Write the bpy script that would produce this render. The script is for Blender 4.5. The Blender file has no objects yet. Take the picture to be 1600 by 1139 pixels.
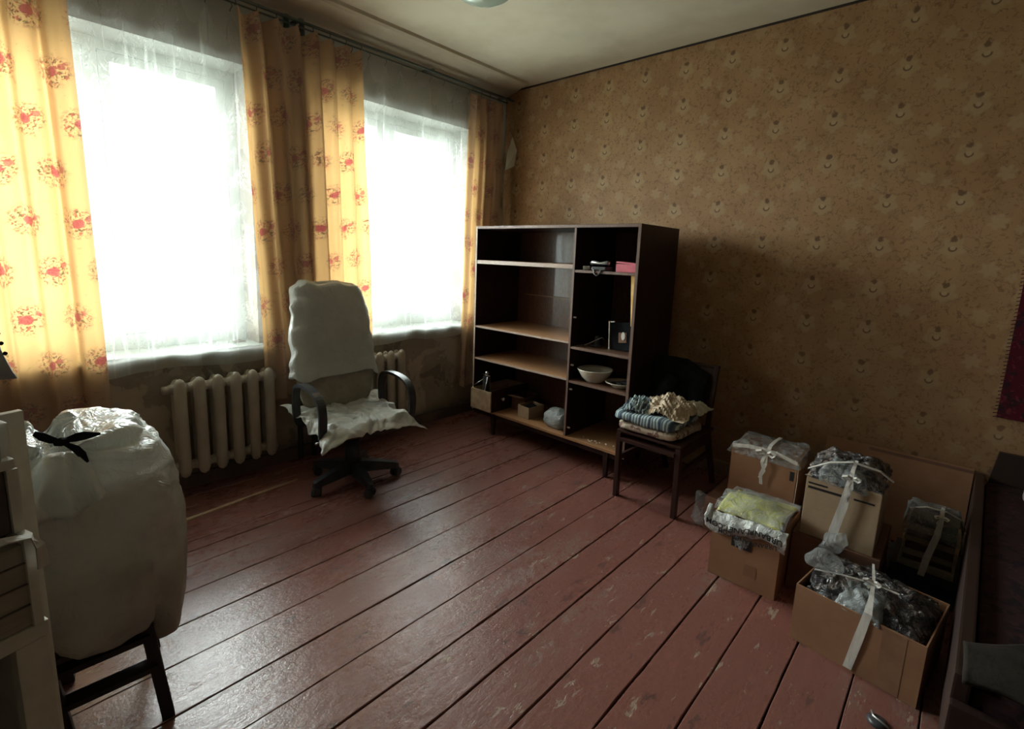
import bpy, bmesh, math, random
from mathutils import Vector, Matrix, noise, Euler
random.seed(7)
sc = bpy.context.scene
COL = sc.collection
PI = math.pi

# ------------------------------------------------------------------ camera
yaw, pit, rol, FPX, CY = .7366, .1648, .0372, 773.0, 527.7
f = Vector((math.cos(yaw)*math.cos(pit), math.sin(yaw)*math.cos(pit), -math.sin(pit)))
rt = Vector((math.sin(yaw), -math.cos(yaw), 0)); up = rt.cross(f)
r2 = rt*math.cos(rol)+up*math.sin(rol); u2 = up*math.cos(rol)-rt*math.sin(rol)
cd = bpy.data.cameras.new('camera'); cam = bpy.data.objects.new('camera', cd); COL.objects.link(cam)
M = Matrix((r2, u2, -f)).transposed().to_4x4(); M.translation = Vector((0, 0, 1.5)); cam.matrix_world = M
cd.sensor_width = 36; cd.lens = FPX/1600*36; cd.shift_y = -(569.5-CY)/1600; cd.clip_start = .02
sc.camera = cam
# ------------------------------------------------------------------ sky, daylight, exposure
SKY = 36.0
w = bpy.data.worlds.new('world'); sc.world = w; w.use_nodes = True
wn = w.node_tree.nodes; wl = w.node_tree.links; wn.clear()
wo = wn.new('ShaderNodeOutputWorld'); bg = wn.new('ShaderNodeBackground'); bg.inputs[1].default_value = SKY
tc = wn.new('ShaderNodeTexCoord'); sx = wn.new('ShaderNodeSeparateXYZ'); mr = wn.new('ShaderNodeMapRange'); cr = wn.new('ShaderNodeMix'); cr.data_type = 'RGBA'
mr.inputs[1].default_value = -.12; mr.inputs[2].default_value = .12
wl.new(tc.outputs['Generated'], sx.inputs[0]); wl.new(sx.outputs[2], mr.inputs[0]); wl.new(mr.outputs[0], cr.inputs[0])
cr.inputs[6].default_value = (.26, .28, .26, 1); cr.inputs[7].default_value = (.96, 1.0, 1.0, 1)
wl.new(cr.outputs[2], bg.inputs[0]); wl.new(bg.outputs[0], wo.inputs[0])
def portal(x0, x1, z0, z1):
    l = bpy.data.lights.new('window_daylight', 'AREA'); l.shape = 'RECTANGLE'; l.size = x1-x0; l.size_y = z1-z0
    l.cycles.is_portal = True
    o = bpy.data.objects.new('window_daylight', l); COL.objects.link(o)
    o.location = ((x0+x1)/2, 3.84, (z0+z1)/2); o.rotation_euler = (-PI/2, 0, 0)
portal(-.16, 1.26, .87, 2.57); portal(1.68, 3.10, .87, 2.57)
vs = sc.view_settings; vs.view_transform = 'Standard'; vs.look = 'None'; vs.gamma = 1; vs.use_curve_mapping = False
vs.exposure = 0.22
sc.display_settings.display_device = 'sRGB'

# ------------------------------------------------------------------ node helpers
class NT:
    def __init__(s, name):
        s.m = bpy.data.materials.new(name); s.m.use_nodes = True; s.t = s.m.node_tree; s.t.nodes.clear()
        s.out = s.t.nodes.new('ShaderNodeOutputMaterial')
    def n(s, ty, **k):
        x = s.t.nodes.new(ty)
        for a, b in k.items(): setattr(x, a, b)
        return x
    def put(s, v, sock):
        if hasattr(v, 'links') or isinstance(v, bpy.types.NodeSocket): s.t.links.new(v, sock)
        elif v is not None:
            if hasattr(v, '__len__') and len(v) == 3 and sock.type == 'RGBA': v = (*v, 1)
            sock.default_value = v
    def math(s, op, a, b=0, c=None, clamp=False):
        x = s.n('ShaderNodeMath', operation=op, use_clamp=clamp); s.put(a, x.inputs[0]); s.put(b, x.inputs[1])
        if c is not None: s.put(c, x.inputs[2])
        return x.outputs[0]
    def mix(s, fac, a, b, mode='MIX'):
        x = s.n('ShaderNodeMix', data_type='RGBA', blend_type=mode); s.put(fac, x.inputs[0]); s.put(a, x.inputs[6]); s.put(b, x.inputs[7]); return x.outputs[2]
    def step(s, v, a, b):
        x = s.n('ShaderNodeMapRange', interpolation_type='SMOOTHSTEP'); s.put(v, x.inputs[0]); s.put(a, x.inputs[1]); s.put(b, x.inputs[2]); return x.outputs[0]
    def coord(s, kind='Object'):
        if kind == 'Pos': return s.n('ShaderNodeNewGeometry').outputs['Position']
        return s.n('ShaderNodeTexCoord').outputs[kind]
    def mapv(s, v, scale=(1, 1, 1), loc=(0, 0, 0)):
        x = s.n('ShaderNodeMapping'); s.put(v, x.inputs[0]); x.inputs['Scale'].default_value = scale; x.inputs['Location'].default_value = loc; return x.outputs[0]
    def noise(s, v, scale, detail=3, rough=.5, dist=0):
        x = s.n('ShaderNodeTexNoise'); s.put(v, x.inputs['Vector']); x.inputs['Scale'].default_value = scale
        x.inputs['Detail'].default_value = detail; x.inputs['Roughness'].default_value = rough; x.inputs['Distortion'].default_value = dist
        return x.outputs['Fac']
    def vor(s, v, scale, feature='F1', out='Distance', rnd=1):
        x = s.n('ShaderNodeTexVoronoi', feature=feature); s.put(v, x.inputs['Vector']); x.inputs['Scale'].default_value = scale
        x.inputs['Randomness'].default_value = rnd
        return x.outputs[out]
    def xyz(s, v):
        x = s.n('ShaderNodeSeparateXYZ'); s.put(v, x.inputs[0]); return x.outputs
    def comb(s, a, b, c=0):
        x = s.n('ShaderNodeCombineXYZ'); s.put(a, x.inputs[0]); s.put(b, x.inputs[1]); s.put(c, x.inputs[2]); return x.outputs[0]
    def bump(s, h, strength=.3, dist=.01):
        x = s.n('ShaderNodeBump'); s.put(h, x.inputs['Height']); x.inputs['Strength'].default_value = strength; x.inputs['Distance'].default_value = dist; return x.outputs[0]
    def pbr(s, color, rough=.5, normal=None, metal=0, coat=0, spec=.5, alpha=None, trans=0):
        x = s.n('ShaderNodeBsdfPrincipled'); s.put(color, x.inputs['Base Color']); s.put(rough, x.inputs['Roughness'])
        s.put(metal, x.inputs['Metallic']); s.put(coat, x.inputs['Coat Weight']); s.put(spec, x.inputs['Specular IOR Level'])
        s.put(trans, x.inputs['Transmission Weight'])
        if normal is not None: s.put(normal, x.inputs['Normal'])
        if alpha is not None: s.put(alpha, x.inputs['Alpha'])
        return x.outputs[0]
    def shader(s, ty, **k):
        x = s.n(ty)
        for a, b in k.items(): s.put(b, x.inputs[a])
        return x.outputs[0]
    def mixs(s, fac, a, b):
        x = s.n('ShaderNodeMixShader'); s.put(fac, x.inputs[0]); s.put(a, x.inputs[1]); s.put(b, x.inputs[2]); return x.outputs[0]
    def done(s, sh): s.put(sh, s.out.inputs[0]); return s.m

def simple(name, c1, c2=None, scale=8, rough=.6, bump=.15, bscale=None, metal=0, coat=0, spec=.5, stretch=(1, 1, 1), kind='Object', lo=.35, hi=.65):
    t = NT(name); v = t.mapv(t.coord(kind), stretch)
    col = c1
    if c2: col = t.mix(t.step(t.noise(v, scale, 5, .6), lo, hi), c1, c2)
    nrm = t.bump(t.noise(v, bscale or scale*4, 4), bump, .004) if bump else None
    return t.done(t.pbr(col, rough, nrm, metal, coat, spec))

# ------------------------------------------------------------------ object helpers
def tag(o, label=None, cat=None, group=None, kind=None):
    for k, v in (('label', label), ('category', cat), ('group', group), ('kind', kind)):
        if v: o[k] = v
    return o
def thing(name, label, cat, loc=(0, 0, 0), rz=0, group=None):
    o = bpy.data.objects.new(name, None); COL.objects.link(o); o.location = loc; o.rotation_euler = (0, 0, rz)
    o.empty_display_size = .05
    return tag(o, label, cat, group)
class MB:
    def __init__(s): s.v = []; s.f = []; s.uv = {}
    def add(s, vs, fs, uvs=None):
        b = len(s.v); s.v += [tuple(v) for v in vs]; s.f += [tuple(i+b for i in q) for q in fs]
        if uvs:
            for i, u in enumerate(uvs): s.uv[b+i] = u
        return s
    def box(s, x0, x1, y0, y1, z0, z1, M=None, bev=0):
        if bev:
            bm = bmesh.new(); bmesh.ops.create_cube(bm, size=1)
            for v in bm.verts: v.co = Vector((x0+(v.co.x+.5)*(x1-x0), y0+(v.co.y+.5)*(y1-y0), z0+(v.co.z+.5)*(z1-z0)))
            bmesh.ops.bevel(bm, geom=bm.edges[:], offset=bev, segments=2, affect='EDGES', profile=.7)
            bm.verts.ensure_lookup_table(); vs = [v.co.copy() for v in bm.verts]; fs = [[v.index for v in q.verts] for q in bm.faces]; bm.free()
        else:
            vs = [Vector((x, y, z)) for x in (x0, x1) for y in (y0, y1) for z in (z0, z1)]
            fs = [(0, 1, 3, 2), (4, 6, 7, 5), (0, 4, 5, 1), (2, 3, 7, 6), (0, 2, 6, 4), (1, 5, 7, 3)]
        if M is not None: vs = [M @ v for v in vs]
        return s.add(vs, fs)
    def hexa(s, p):   # 8 points: bottom 4 ccw, top 4 ccw
        return s.add(p, [(3, 2, 1, 0), (4, 5, 6, 7), (0, 1, 5, 4), (1, 2, 6, 5), (2, 3, 7, 6), (3, 0, 4, 7)])
    def bar(s, a, b, w, h, bev=0):    # box section bar from a to b
        a, b = Vector(a), Vector(b); d = b-a; L = d.length; q = d.to_track_quat('Z', 'Y')
        M = Matrix.Translation(a) @ q.to_matrix().to_4x4()
        return s.box(-w/2, w/2, -h/2, h/2, 0, L, M, bev)
    def tube(s, path, r, n=8, caps=True):
        P = [Vector(p) for p in path]; rings = []
        R = r if hasattr(r, '__len__') else [r]*len(P)
        t0 = (P[1]-P[0]).normalized(); up = Vector((0, 0, 1)) if abs(t0.z) < .9 else Vector((1, 0, 0)); nrm = t0.cross(up).normalized()
        vs = []
        for i, p in enumerate(P):
            t = (P[min(i+1, len(P)-1)]-P[max(i-1, 0)]).normalized()
            nrm = (nrm-t*nrm.dot(t)).normalized(); bi = t.cross(nrm)
            for k in range(n):
                a = 2*PI*k/n; vs.append(p+(nrm*math.cos(a)+bi*math.sin(a))*R[i])
        fs = [(i*n+k, i*n+(k+1) % n, (i+1)*n+(k+1) % n, (i+1)*n+k) for i in range(len(P)-1) for k in range(n)]
        if caps: fs += [tuple(range(n))[::-1], tuple((len(P)-1)*n+k for k in range(n))]
        return s.add(vs, fs)
    def lathe(s, prof, c=(0, 0, 0), n=28):   # prof (r,z)
        vs = []; fs = []; c = Vector(c)
        for r, z in prof:
            for k in range(n): a = 2*PI*k/n; vs.append(c+Vector((r*math.cos(a), r*math.sin(a), z)))
        m = len(prof)
        for i in range(m-1):
            for k in range(n): fs.append((i*n+k, i*n+(k+1) % n, (i+1)*n+(k+1) % n, (i+1)*n+k))
        fs.append(tuple(range(n))[::-1]); fs.append(tuple((m-1)*n+k for k in range(n)))
        return s.add(vs, fs)
    def grid(s, fn, nu, nv, uvfn=None, closeu=False):
        vs = []; uv = []
        for j in range(nv+1):
            for i in range(nu+(0 if closeu else 1)):
                vs.append(fn(i/nu, j/nv)); uv.append(uvfn(i/nu, j/nv) if uvfn else (i/nu, j/nv))
        W = nu if closeu else nu+1
        fs = []
        for j in range(nv):
            for i in range(nu):
                a = j*W+i; b = j*W+(i+1) % W; fs.append((a, b, b+W, a+W))
        return s.add(vs, fs, uv)
    def strip(s, path, wdir, w, th=.0015):
        """flat ribbon with thickness along a path; wdir = width vector(s)"""
        P = [Vector(p) for p in path]; W = wdir if isinstance(wdir[0], (tuple, list, Vector)) else [wdir]*len(P)
        vs = []
        for i, p in enumerate(P):
            ww = Vector(W[i]).normalized()*(w if not hasattr(w, '__len__') else w[i])/2
            t = (P[min(i+1, len(P)-1)]-P[max(i-1, 0)]).normalized(); nn = t.cross(ww).normalized()*th
            vs += [p-ww-nn, p+ww-nn, p+ww+nn, p-ww+nn]
        fs = [(i*4+k, i*4+(k+1) % 4, i*4+4+(k+1) % 4, i*4+4+k) for i in range(len(P)-1) for k in range(4)]
        fs += [(3, 2, 1, 0), tuple((len(P)-1)*4+k for k in range(4))]
        return s.add(vs, fs)
    def build(s, name, mat, parent=None, smooth=False, label=None, kind=None, mods=()):
        me = bpy.data.meshes.new(name); me.from_pydata(s.v, [], s.f); me.update()
        if s.uv:
            ul = me.uv_layers.new(name='UVMap')
            for lp in me.loops: ul.data[lp.index].uv = s.uv.get(lp.vertex_index, (0, 0))
        bm = bmesh.new(); bm.from_mesh(me); bmesh.ops.recalc_face_normals(bm, faces=bm.faces[:]); bm.to_mesh(me); bm.free()
        if smooth:
            for p in me.polygons: p.use_smooth = True
        me.materials.append(mat)
        o = bpy.data.objects.new(name, me); COL.objects.link(o)
        if parent: o.parent = parent
        for m in mods:
            d = o.modifiers.new(m[0].lower(), m[0])
            for a, b in m[1].items(): setattr(d, a, b)
        return tag(o, label, kind=kind)
def nz(p, s=1.0, o=0.0): return noise.noise(Vector((p[0]*s+o, p[1]*s+o*1.7, p[2]*s-o)))
def nv3(p, s, o=0): q = Vector(p)*s+Vector((o, o*2.1, -o)); return noise.noise_vector(q)
def crumple(mb, amp, s, o=0, sel=None):
    for i, v in enumerate(mb.v):
        if sel and not sel(v): continue
        mb.v[i] = tuple(Vector(v)+nv3(v, s, o)*amp+nv3(v, s*2.3, o+5)*amp*.45)
    return mb
SUB = ('SUBSURF', dict(levels=1, render_levels=1))
SOL = lambda t: ('SOLIDIFY', dict(thickness=t, offset=0))

# ------------------------------------------------------------------ materials
def m_wallpaper():
    t = NT('aged_floral_wallpaper'); P = t.coord('Pos'); X = t.xyz(P)
    wob = t.noise(P, 14, 2); wob2 = t.noise(P, 55, 3)
    du0 = t.math('ADD', X[1], t.math('MULTIPLY', t.math('SUBTRACT', wob, .5), .012))
    dv0 = t.math('ADD', X[2], t.math('MULTIPLY', t.math('SUBTRACT', wob2, .5), .008))
    def cell(v, o, p):
        q = t.math('DIVIDE', t.math('SUBTRACT', v, o), p); return t.math('MULTIPLY', t.math('SUBTRACT', t.math('FRACT', t.math('ADD', q, .5)), .5), p)
    def flower(u, v, R, amp, k, soft):
        r = t.math('SQRT', t.math('ADD', t.math('MULTIPLY', u, u), t.math('MULTIPLY', v, v)))
        th = t.math('ARCTAN2', v, u); rr = t.math('ADD', r, t.math('MULTIPLY', t.math('SINE', t.math('MULTIPLY', th, k)), amp))
        rr = t.math('ADD', rr, t.math('MULTIPLY', t.math('SUBTRACT', wob2, .5), .022))
        return r, t.math('SUBTRACT', 1, t.step(rr, R-soft, R+soft))
    uA, vA = cell(du0, 1.345, .315), cell(dv0, 2.356, .24)
    uB, vB = cell(du0, 1.345+.1575, .315), cell(dv0, 2.236, .24)
    rA, fA = flower(uA, t.math('ADD', vA, .012), .05, .007, 5, .009)
    rB, fB = flower(uB, vB, .034, .007, 6, .008)
    rC, fC = flower(t.math('ADD', uA, -.07), t.math('ADD', vA, -.085), .02, .005, 5, .006)
    # the small cup in the large blossom: lower half ring and a dark bud above
    ring = t.math('SUBTRACT', 1, t.step(t.math('ABSOLUTE', t.math('SUBTRACT', rA, .016)), .0025, .0055))
    ring = t.math('MULTIPLY', ring, t.math('SUBTRACT', 1, t.step(vA, -.014, -.004)))
    cupl = t.math('SUBTRACT', 1, t.step(rA, .010, .014))
    vb = t.math('SUBTRACT', vA, .032); rb = t.math('SQRT', t.math('ADD', t.math('MULTIPLY', uA, uA), t.math('MULTIPLY', vb, vb)))
    bud = t.math('SUBTRACT', 1, t.step(t.math('ADD', rb, t.math('MULTIPLY', t.math('SUBTRACT', wob2, .5), .03)), .011, .019))
    leaves = t.step(t.noise(t.mapv(P, (1, 1, 1)), 42, 3, .6, .6), .56, .64)
    leaves = t.math('MULTIPLY', leaves, t.math('SUBTRACT', 1, t.math('MAXIMUM', fA, fB)))
    big = t.noise(P, 1.7, 4, .6); mid = t.noise(P, 6, 4, .6)
    base = t.mix(t.step(big, .35, .7), (.400, .240, .118), (.315, .172, .076))
    base = t.mix(t.math('MULTIPLY', t.step(mid, .45, .75), .35), base, (.22, .125, .06))
    scr = t.noise(P, 21, 2, .5, .9); scroll = t.math('MULTIPLY', t.math('SUBTRACT', 1, t.step(t.math('ABSOLUTE', t.math('SUBTRACT', scr, .5)), .012, .035)), t.step(t.noise(P, 13, 2), .44, .56))
    col = t.mix(t.math('MULTIPLY', leaves, .62), base, (.16, .085, .038)); col = t.mix(t.math('MULTIPLY', scroll, .5), col, (.17, .095, .045))
    col = t.mix(t.math('MULTIPLY', fC, .4), col, (.42, .31, .18))
    col = t.mix(t.math('MULTIPLY', fB, .40), col, (.46, .345, .2))
    col = t.mix(t.math('MULTIPLY', fA, .5), col, (.44, .325, .18))
    col = t.mix(t.math('MULTIPLY', cupl, .22), col, (.58, .46, .3))
    col = t.mix(t.math('MULTIPLY', ring, .85), col, (.13, .07, .035))
    col = t.mix(t.math('MULTIPLY', bud, .85), col, (.13, .07, .035))
    # darker, redder tone low on the wall, from the bookcase towards the bed
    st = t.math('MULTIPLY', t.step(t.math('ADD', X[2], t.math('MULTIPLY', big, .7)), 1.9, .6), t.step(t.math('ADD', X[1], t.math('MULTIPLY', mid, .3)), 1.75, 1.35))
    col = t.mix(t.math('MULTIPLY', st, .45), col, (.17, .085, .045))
    spot = t.math('SUBTRACT', 1, t.step(t.vor(P, 3.3), .02, .035))
    col = t.mix(t.math('MULTIPLY', spot, .8), col, (.05, .03, .02))
    return t.done(t.pbr(col, .62, t.bump(t.math('ADD', leaves, t.math('MULTIPLY', wob2, .8)), .25, .002), spec=.35))
def m_pier_wall():
    t = NT('stained_peeling_wall'); P = t.coord('Pos'); Z = t.xyz(P)[2]
    n1 = t.noise(P, 2.6, 5, .6, .4); n2 = t.noise(P, 9, 5, .65)
    col = t.mix(t.step(n2, .3, .7), (.38, .32, .24), (.30, .24, .18))
    patch = t.step(n1, .50, .525)
    col = t.mix(t.math('MULTIPLY', patch, .8), col, t.mix(n2, (.54, .47, .35), (.46, .37, .26)))
    p2 = t.step(t.noise(P, 3.1, 5, .6, .7), .60, .62); col = t.mix(t.math('MULTIPLY', p2, .7), col, (.17, .14, .12))
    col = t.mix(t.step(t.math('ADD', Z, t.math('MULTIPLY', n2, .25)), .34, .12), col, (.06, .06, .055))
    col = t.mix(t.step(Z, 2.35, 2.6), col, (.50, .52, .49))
    return t.done(t.pbr(col, .75, t.bump(t.math('ADD', n2, patch), .3, .003), spec=.3))
def m_ceiling():
    t = NT('yellowed_whitewash'); P = t.coord('Pos'); n = t.noise(P, 1.6, 5, .6); n2 = t.noise(P, 12, 4)
    X = t.xyz(P)
    c = t.mix(t.step(n, .35, .7), (.74, .69, .54), (.64, .58, .43))
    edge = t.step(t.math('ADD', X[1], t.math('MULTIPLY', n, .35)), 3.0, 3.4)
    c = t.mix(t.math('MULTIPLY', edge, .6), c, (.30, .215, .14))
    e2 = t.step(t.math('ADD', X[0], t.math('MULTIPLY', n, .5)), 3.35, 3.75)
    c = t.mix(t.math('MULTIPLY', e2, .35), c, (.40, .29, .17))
    return t.done(t.pbr(c, .85, t.bump(n2, .1, .003), spec=.2))
def m_planks():
    t = NT('worn_red_brown_floor_paint'); P = t.coord('Pos'); v = t.mapv(P, (.35, 1, 1)); oi = t.n('ShaderNodeObjectInfo').outputs['Random']
    n = t.noise(v, 5, 6, .65, .3); fine = t.noise(t.mapv(P, (.25, 1, 1)), 60, 5, .7); sp = t.noise(P, 26, 5, .7)
    c = t.mix(n, (.205, .078, .060), (.160, .062, .050))
    c = t.mix(t.math('MULTIPLY', oi, .35), c, (.21, .095, .075))
    worn = t.math('MULTIPLY', t.step(t.noise(v, 2.3, 6, .7), .52, .62), t.step(sp, .42, .6))
    c = t.mix(t.math('MULTIPLY', worn, .6), c, (.19, .13, .1))
    chip = t.step(t.noise(v, 15, 5, .75), .615, .635); c = t.mix(t.math('MULTIPLY', chip, .8), c, (.30, .22, .16))
    dk = t.step(t.noise(v, 11, 4, .7), .625, .645); c = t.mix(t.math('MULTIPLY', dk, .6), c, (.06, .035, .03))
    rough = t.math('ADD', t.math('MULTIPLY', fine, .16), t.math('ADD', t.math('MULTIPLY', worn, .12), t.math('MULTIPLY', n, .22)))
    rough = t.math('ADD', rough, .10)
    h = t.math('ADD', t.math('MULTIPLY', fine, .5), t.math('MULTIPLY', t.math('ADD', sp, n), .9))
    h = t.math('SUBTRACT', h, t.math('MULTIPLY', t.math('ADD', chip, worn), .35))
    return t.done(t.pbr(c, rough, t.bump(h, .5, .005), spec=.8))
def m_curtain():
    t = NT('orange_rose_print_curtain'); uv = t.coord('UV'); U = t.xyz(uv)
    fine = t.noise(uv, 90, 3, .7)
    # rose bunches on staggered rows
    def cell(v, p, o=0): return t.math('MULTIPLY', t.math('SUBTRACT', t.math('FRACT', t.math('ADD', t.math('DIVIDE', v, p), .5+o)), .5), p)
    row = t.math('FLOOR', t.math('ADD', t.math('DIVIDE', U[1], .235), .5))
    sh = t.math('FRACT', t.math('MULTIPLY', row, .381))
    u = t.math('ADD', U[0], t.math('MULTIPLY', sh, .23)); u = cell(u, .23); v = cell(U[1], .235)
    wob = t.math('MULTIPLY', t.math('SUBTRACT', t.noise(uv, 28, 3, .6), .5), .05)
    r = t.math('SQRT', t.math('ADD', t.math('MULTIPLY', u, u), t.math('MULTIPLY', v, v))); rw = t.math('ADD', r, wob)
    u2_ = t.math('SUBTRACT', u, .040); v2_ = t.math('SUBTRACT', v, .022); q2 = t.math('SQRT', t.math('ADD', t.math('MULTIPLY', u2_, u2_), t.math('MULTIPLY', v2_, v2_)))
    rose = t.math('SUBTRACT', 1, t.step(t.math('ADD', r, t.math('MULTIPLY', wob, .5)), .019, .026))
    rose = t.math('MAXIMUM', rose, t.math('MULTIPLY', t.math('SUBTRACT', 1, t.step(t.math('ADD', q2, t.math('MULTIPLY', wob, .5)), .010, .016)), .8))
    petal = t.step(t.math('SINE', t.math('MULTIPLY', t.math('ADD', r, t.math('MULTIPLY', wob, 1.6)), 620)), -.1, .6)
    spray = t.math('MULTIPLY', t.math('SUBTRACT', 1, t.step(rw, .058, .088)), t.step(t.noise(uv, 85, 3, .6, .8), .50, .56))
    vn = t.math('MULTIPLY', t.step(t.noise(uv, 38, 2, .5, .4), .66, .70), .6)
    c = t.mix(t.noise(t.mapv(uv, (4, .5, 1)), 3, 3), (.78, .49, .20), (.72, .41, .17))
    c = t.mix(t.math('MULTIPLY', vn, .7), c, (.32, .22, .09))
    c = t.mix(t.math('MULTIPLY', spray, .9), c, t.mix(t.step(t.noise(uv, 60, 2), .42, .58), (.09, .09, .035), (.42, .06, .05)))
    c = t.mix(t.math('MULTIPLY', rose, .9), c, t.mix(petal, (.52, .10, .09), (.30, .03, .04)))
    nrm = t.bump(fine, .15, .002)
    a = t.shader('ShaderNodeBsdfDiffuse', Color=t.mix(.72, c, (.40, .33, .31)), Normal=nrm); b = t.shader('ShaderNodeBsdfTranslucent', Color=c, Normal=nrm)
    return t.done(t.mixs(.34, a, b))
def m_tulle():
    t = NT('white_lace_tulle'); uv = t.coord('UV'); U = t.xyz(uv)
    d = t.vor(uv, 16, 'DISTANCE_TO_EDGE'); n = t.noise(uv, 44, 3, .6, 1.2)
    lines = t.math('MULTIPLY', t.math('SUBTRACT', 1, t.step(t.math('ABSOLUTE', t.math('SUBTRACT', n, .5)), .012, .03)), t.step(t.noise(uv, 5, 2), .42, .56))
    blob = t.math('SUBTRACT', 1, t.step(t.math('ADD', t.vor(uv, 9), t.math('MULTIPLY', t.noise(uv, 40, 2), .4)), .30, .42))
    hemv = t.step(U[1], .115, .085); streak = t.step(t.noise(t.mapv(uv, (1, .035, 1)), 30, 2, .5), .54, .70)
    lace = t.math('MAXIMUM', t.math('MULTIPLY', lines, .38), t.math('MULTIPLY', blob, .05))
    fac = t.math('ADD', .19, t.math('MULTIPLY', lace, .8), clamp=True)
    fac = t.math('ADD', fac, t.math('MULTIPLY', streak, .22), clamp=True); fac = t.math('ADD', fac, t.math('MULTIPLY', hemv, .6), clamp=True)
    c = t.mix(t.math('MULTIPLY', hemv, .7), (.86, .88, .84), (.55, .52, .42)); c = t.mix(t.math('MULTIPLY', t.math('MULTIPLY', lace, hemv), 2, clamp=True), c, (.28, .25, .18))
    a = t.shader('ShaderNodeBsdfDiffuse', Color=c); b = t.shader('ShaderNodeBsdfTranslucent', Color=(.9, .93, .9, 1))
    return t.done(t.mixs(fac, t.shader('ShaderNodeBsdfTransparent'), t.mixs(.62, a, b)))
def m_glass():
    t = NT('window_glass'); fr = t.n('ShaderNodeFresnel'); fr.inputs[0].default_value = 1.5
    return t.done(t.mixs(t.math('MULTIPLY', fr.outputs[0], .9), t.shader('ShaderNodeBsdfTransparent', Color=(.93, .96, .95, 1)), t.shader('ShaderNodeBsdfGlossy', Roughness=.02)))
def m_plastic(name, c, c2, thru=.3, alpha=None, scale=9, rough=.22, spec=.6, bs=14, bstr=.6, rk=6):
    t = NT(name); v = t.coord('Object'); n = t.noise(v, scale, 4, .6); r = t.noise(v, bs, 4, .65, 1.2)
    col = t.mix(t.step(n, .35, .65), c, c2); ridge = t.math('SUBTRACT', 1, t.math('ABSOLUTE', t.math('MULTIPLY', t.math('SUBTRACT', r, .5), rk)), clamp=True)
    nrm = t.bump(t.math('ADD', ridge, t.math('MULTIPLY', r, 1.5)), bstr, .006)
    a = t.pbr(col, rough, nrm, spec=spec); b = t.shader('ShaderNodeBsdfTranslucent', Color=col, Normal=nrm)
    s = t.mixs(thru, a, b)
    if alpha is not None:
        s = t.mixs(t.math('ADD', t.math('MULTIPLY', ridge, .4), alpha, clamp=True), t.shader('ShaderNodeBsdfTransparent'), s)
    return t.done(s)
def m_print_film():
    t = NT('black_patterned_plastic_film'); v = t.coord('Object'); n = t.noise(v, 22, 3, .5, .8); r = t.noise(v, 16, 4, .6, 1.4)
    c = t.mix(t.step(n, .49, .54), (.022, .020, .022), (.12, .10, .09)); c = t.mix(t.step(t.noise(v, 31, 2, .5), .65, .70), c, (.24, .24, .23))
    ridge = t.math('SUBTRACT', 1, t.math('ABSOLUTE', t.math('MULTIPLY', t.math('SUBTRACT', r, .5), 7)), clamp=True)
    return t.done(t.pbr(c, .2, t.bump(ridge, .8, .008), spec=.8))
def m_wood(name, c1, c2, rough=.35, axis=2, coat=0, scale=3.5, spec=.5, kind='Object'):
    t = NT(name); s = [9, 9, 9]; s[axis] = .9; v = t.mapv(t.coord(kind), s)
    n = t.noise(v, scale, 5, .65, .6); fine = t.noise(v, scale*7, 4, .7)
    g = t.math('FRACT', t.math('MULTIPLY', n, 7)); g = t.step(t.math('ABSOLUTE', t.math('SUBTRACT', g, .5)), .0, .5)
    c = t.mix(t.math('MULTIPLY', t.math('ADD', g, fine), .5), c1, c2)
    return t.done(t.pbr(c, t.math('ADD', rough, t.math('MULTIPLY', fine, .12)), t.bump(fine, .12, .002), coat=coat, spec=spec))
def m_card(name, c1, c2):
    t = NT(name); v = t.coord('Object'); n = t.noise(v, 5, 5, .6); st = t.noise(t.mapv(v, (1, 1, 14)), 9, 3)
    c = t.mix(t.step(n, .3, .7), c1, c2); c = t.mix(t.math('MULTIPLY', t.step(st, .5, .75), .25), c, tuple(x*.6 for x in c1))
    return t.done(t.pbr(c, .7, t.bump(st, .12, .002), spec=.25))
def m_stripe():
    t = NT('striped_blanket_fabric'); v = t.coord('Object'); X = t.xyz(v)
    w = t.math('MULTIPLY', t.math('SUBTRACT', t.noise(v, 9, 2), .5), .03)
    s1 = t.math('SINE', t.math('MULTIPLY', t.math('ADD', X[1], w), 300)); s2 = t.math('SINE', t.math('MULTIPLY', t.math('ADD', X[1], w), 95))
    c = t.mix(t.step(s1, -.2, .4), (.10, .15, .17), (.42, .48, .46)); c = t.mix(t.step(s2, .6, .9), c, (.06, .08, .11))
    return t.done(t.pbr(c, .9, t.bump(t.noise(v, 70, 3), .4, .004), spec=.15))
def m_flecked(name, base, a, b, scale=22):
    t = NT(name); v = t.coord('Object'); c = t.mix(t.step(t.noise(v, scale, 3), .5, .58), base, a); c = t.mix(t.step(t.noise(v, scale*1.4, 3, .5, 1), .58, .64), c, b)
    return t.done(t.pbr(c, .9, t.bump(t.noise(v, 60, 3), .3, .003), spec=.15))

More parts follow.
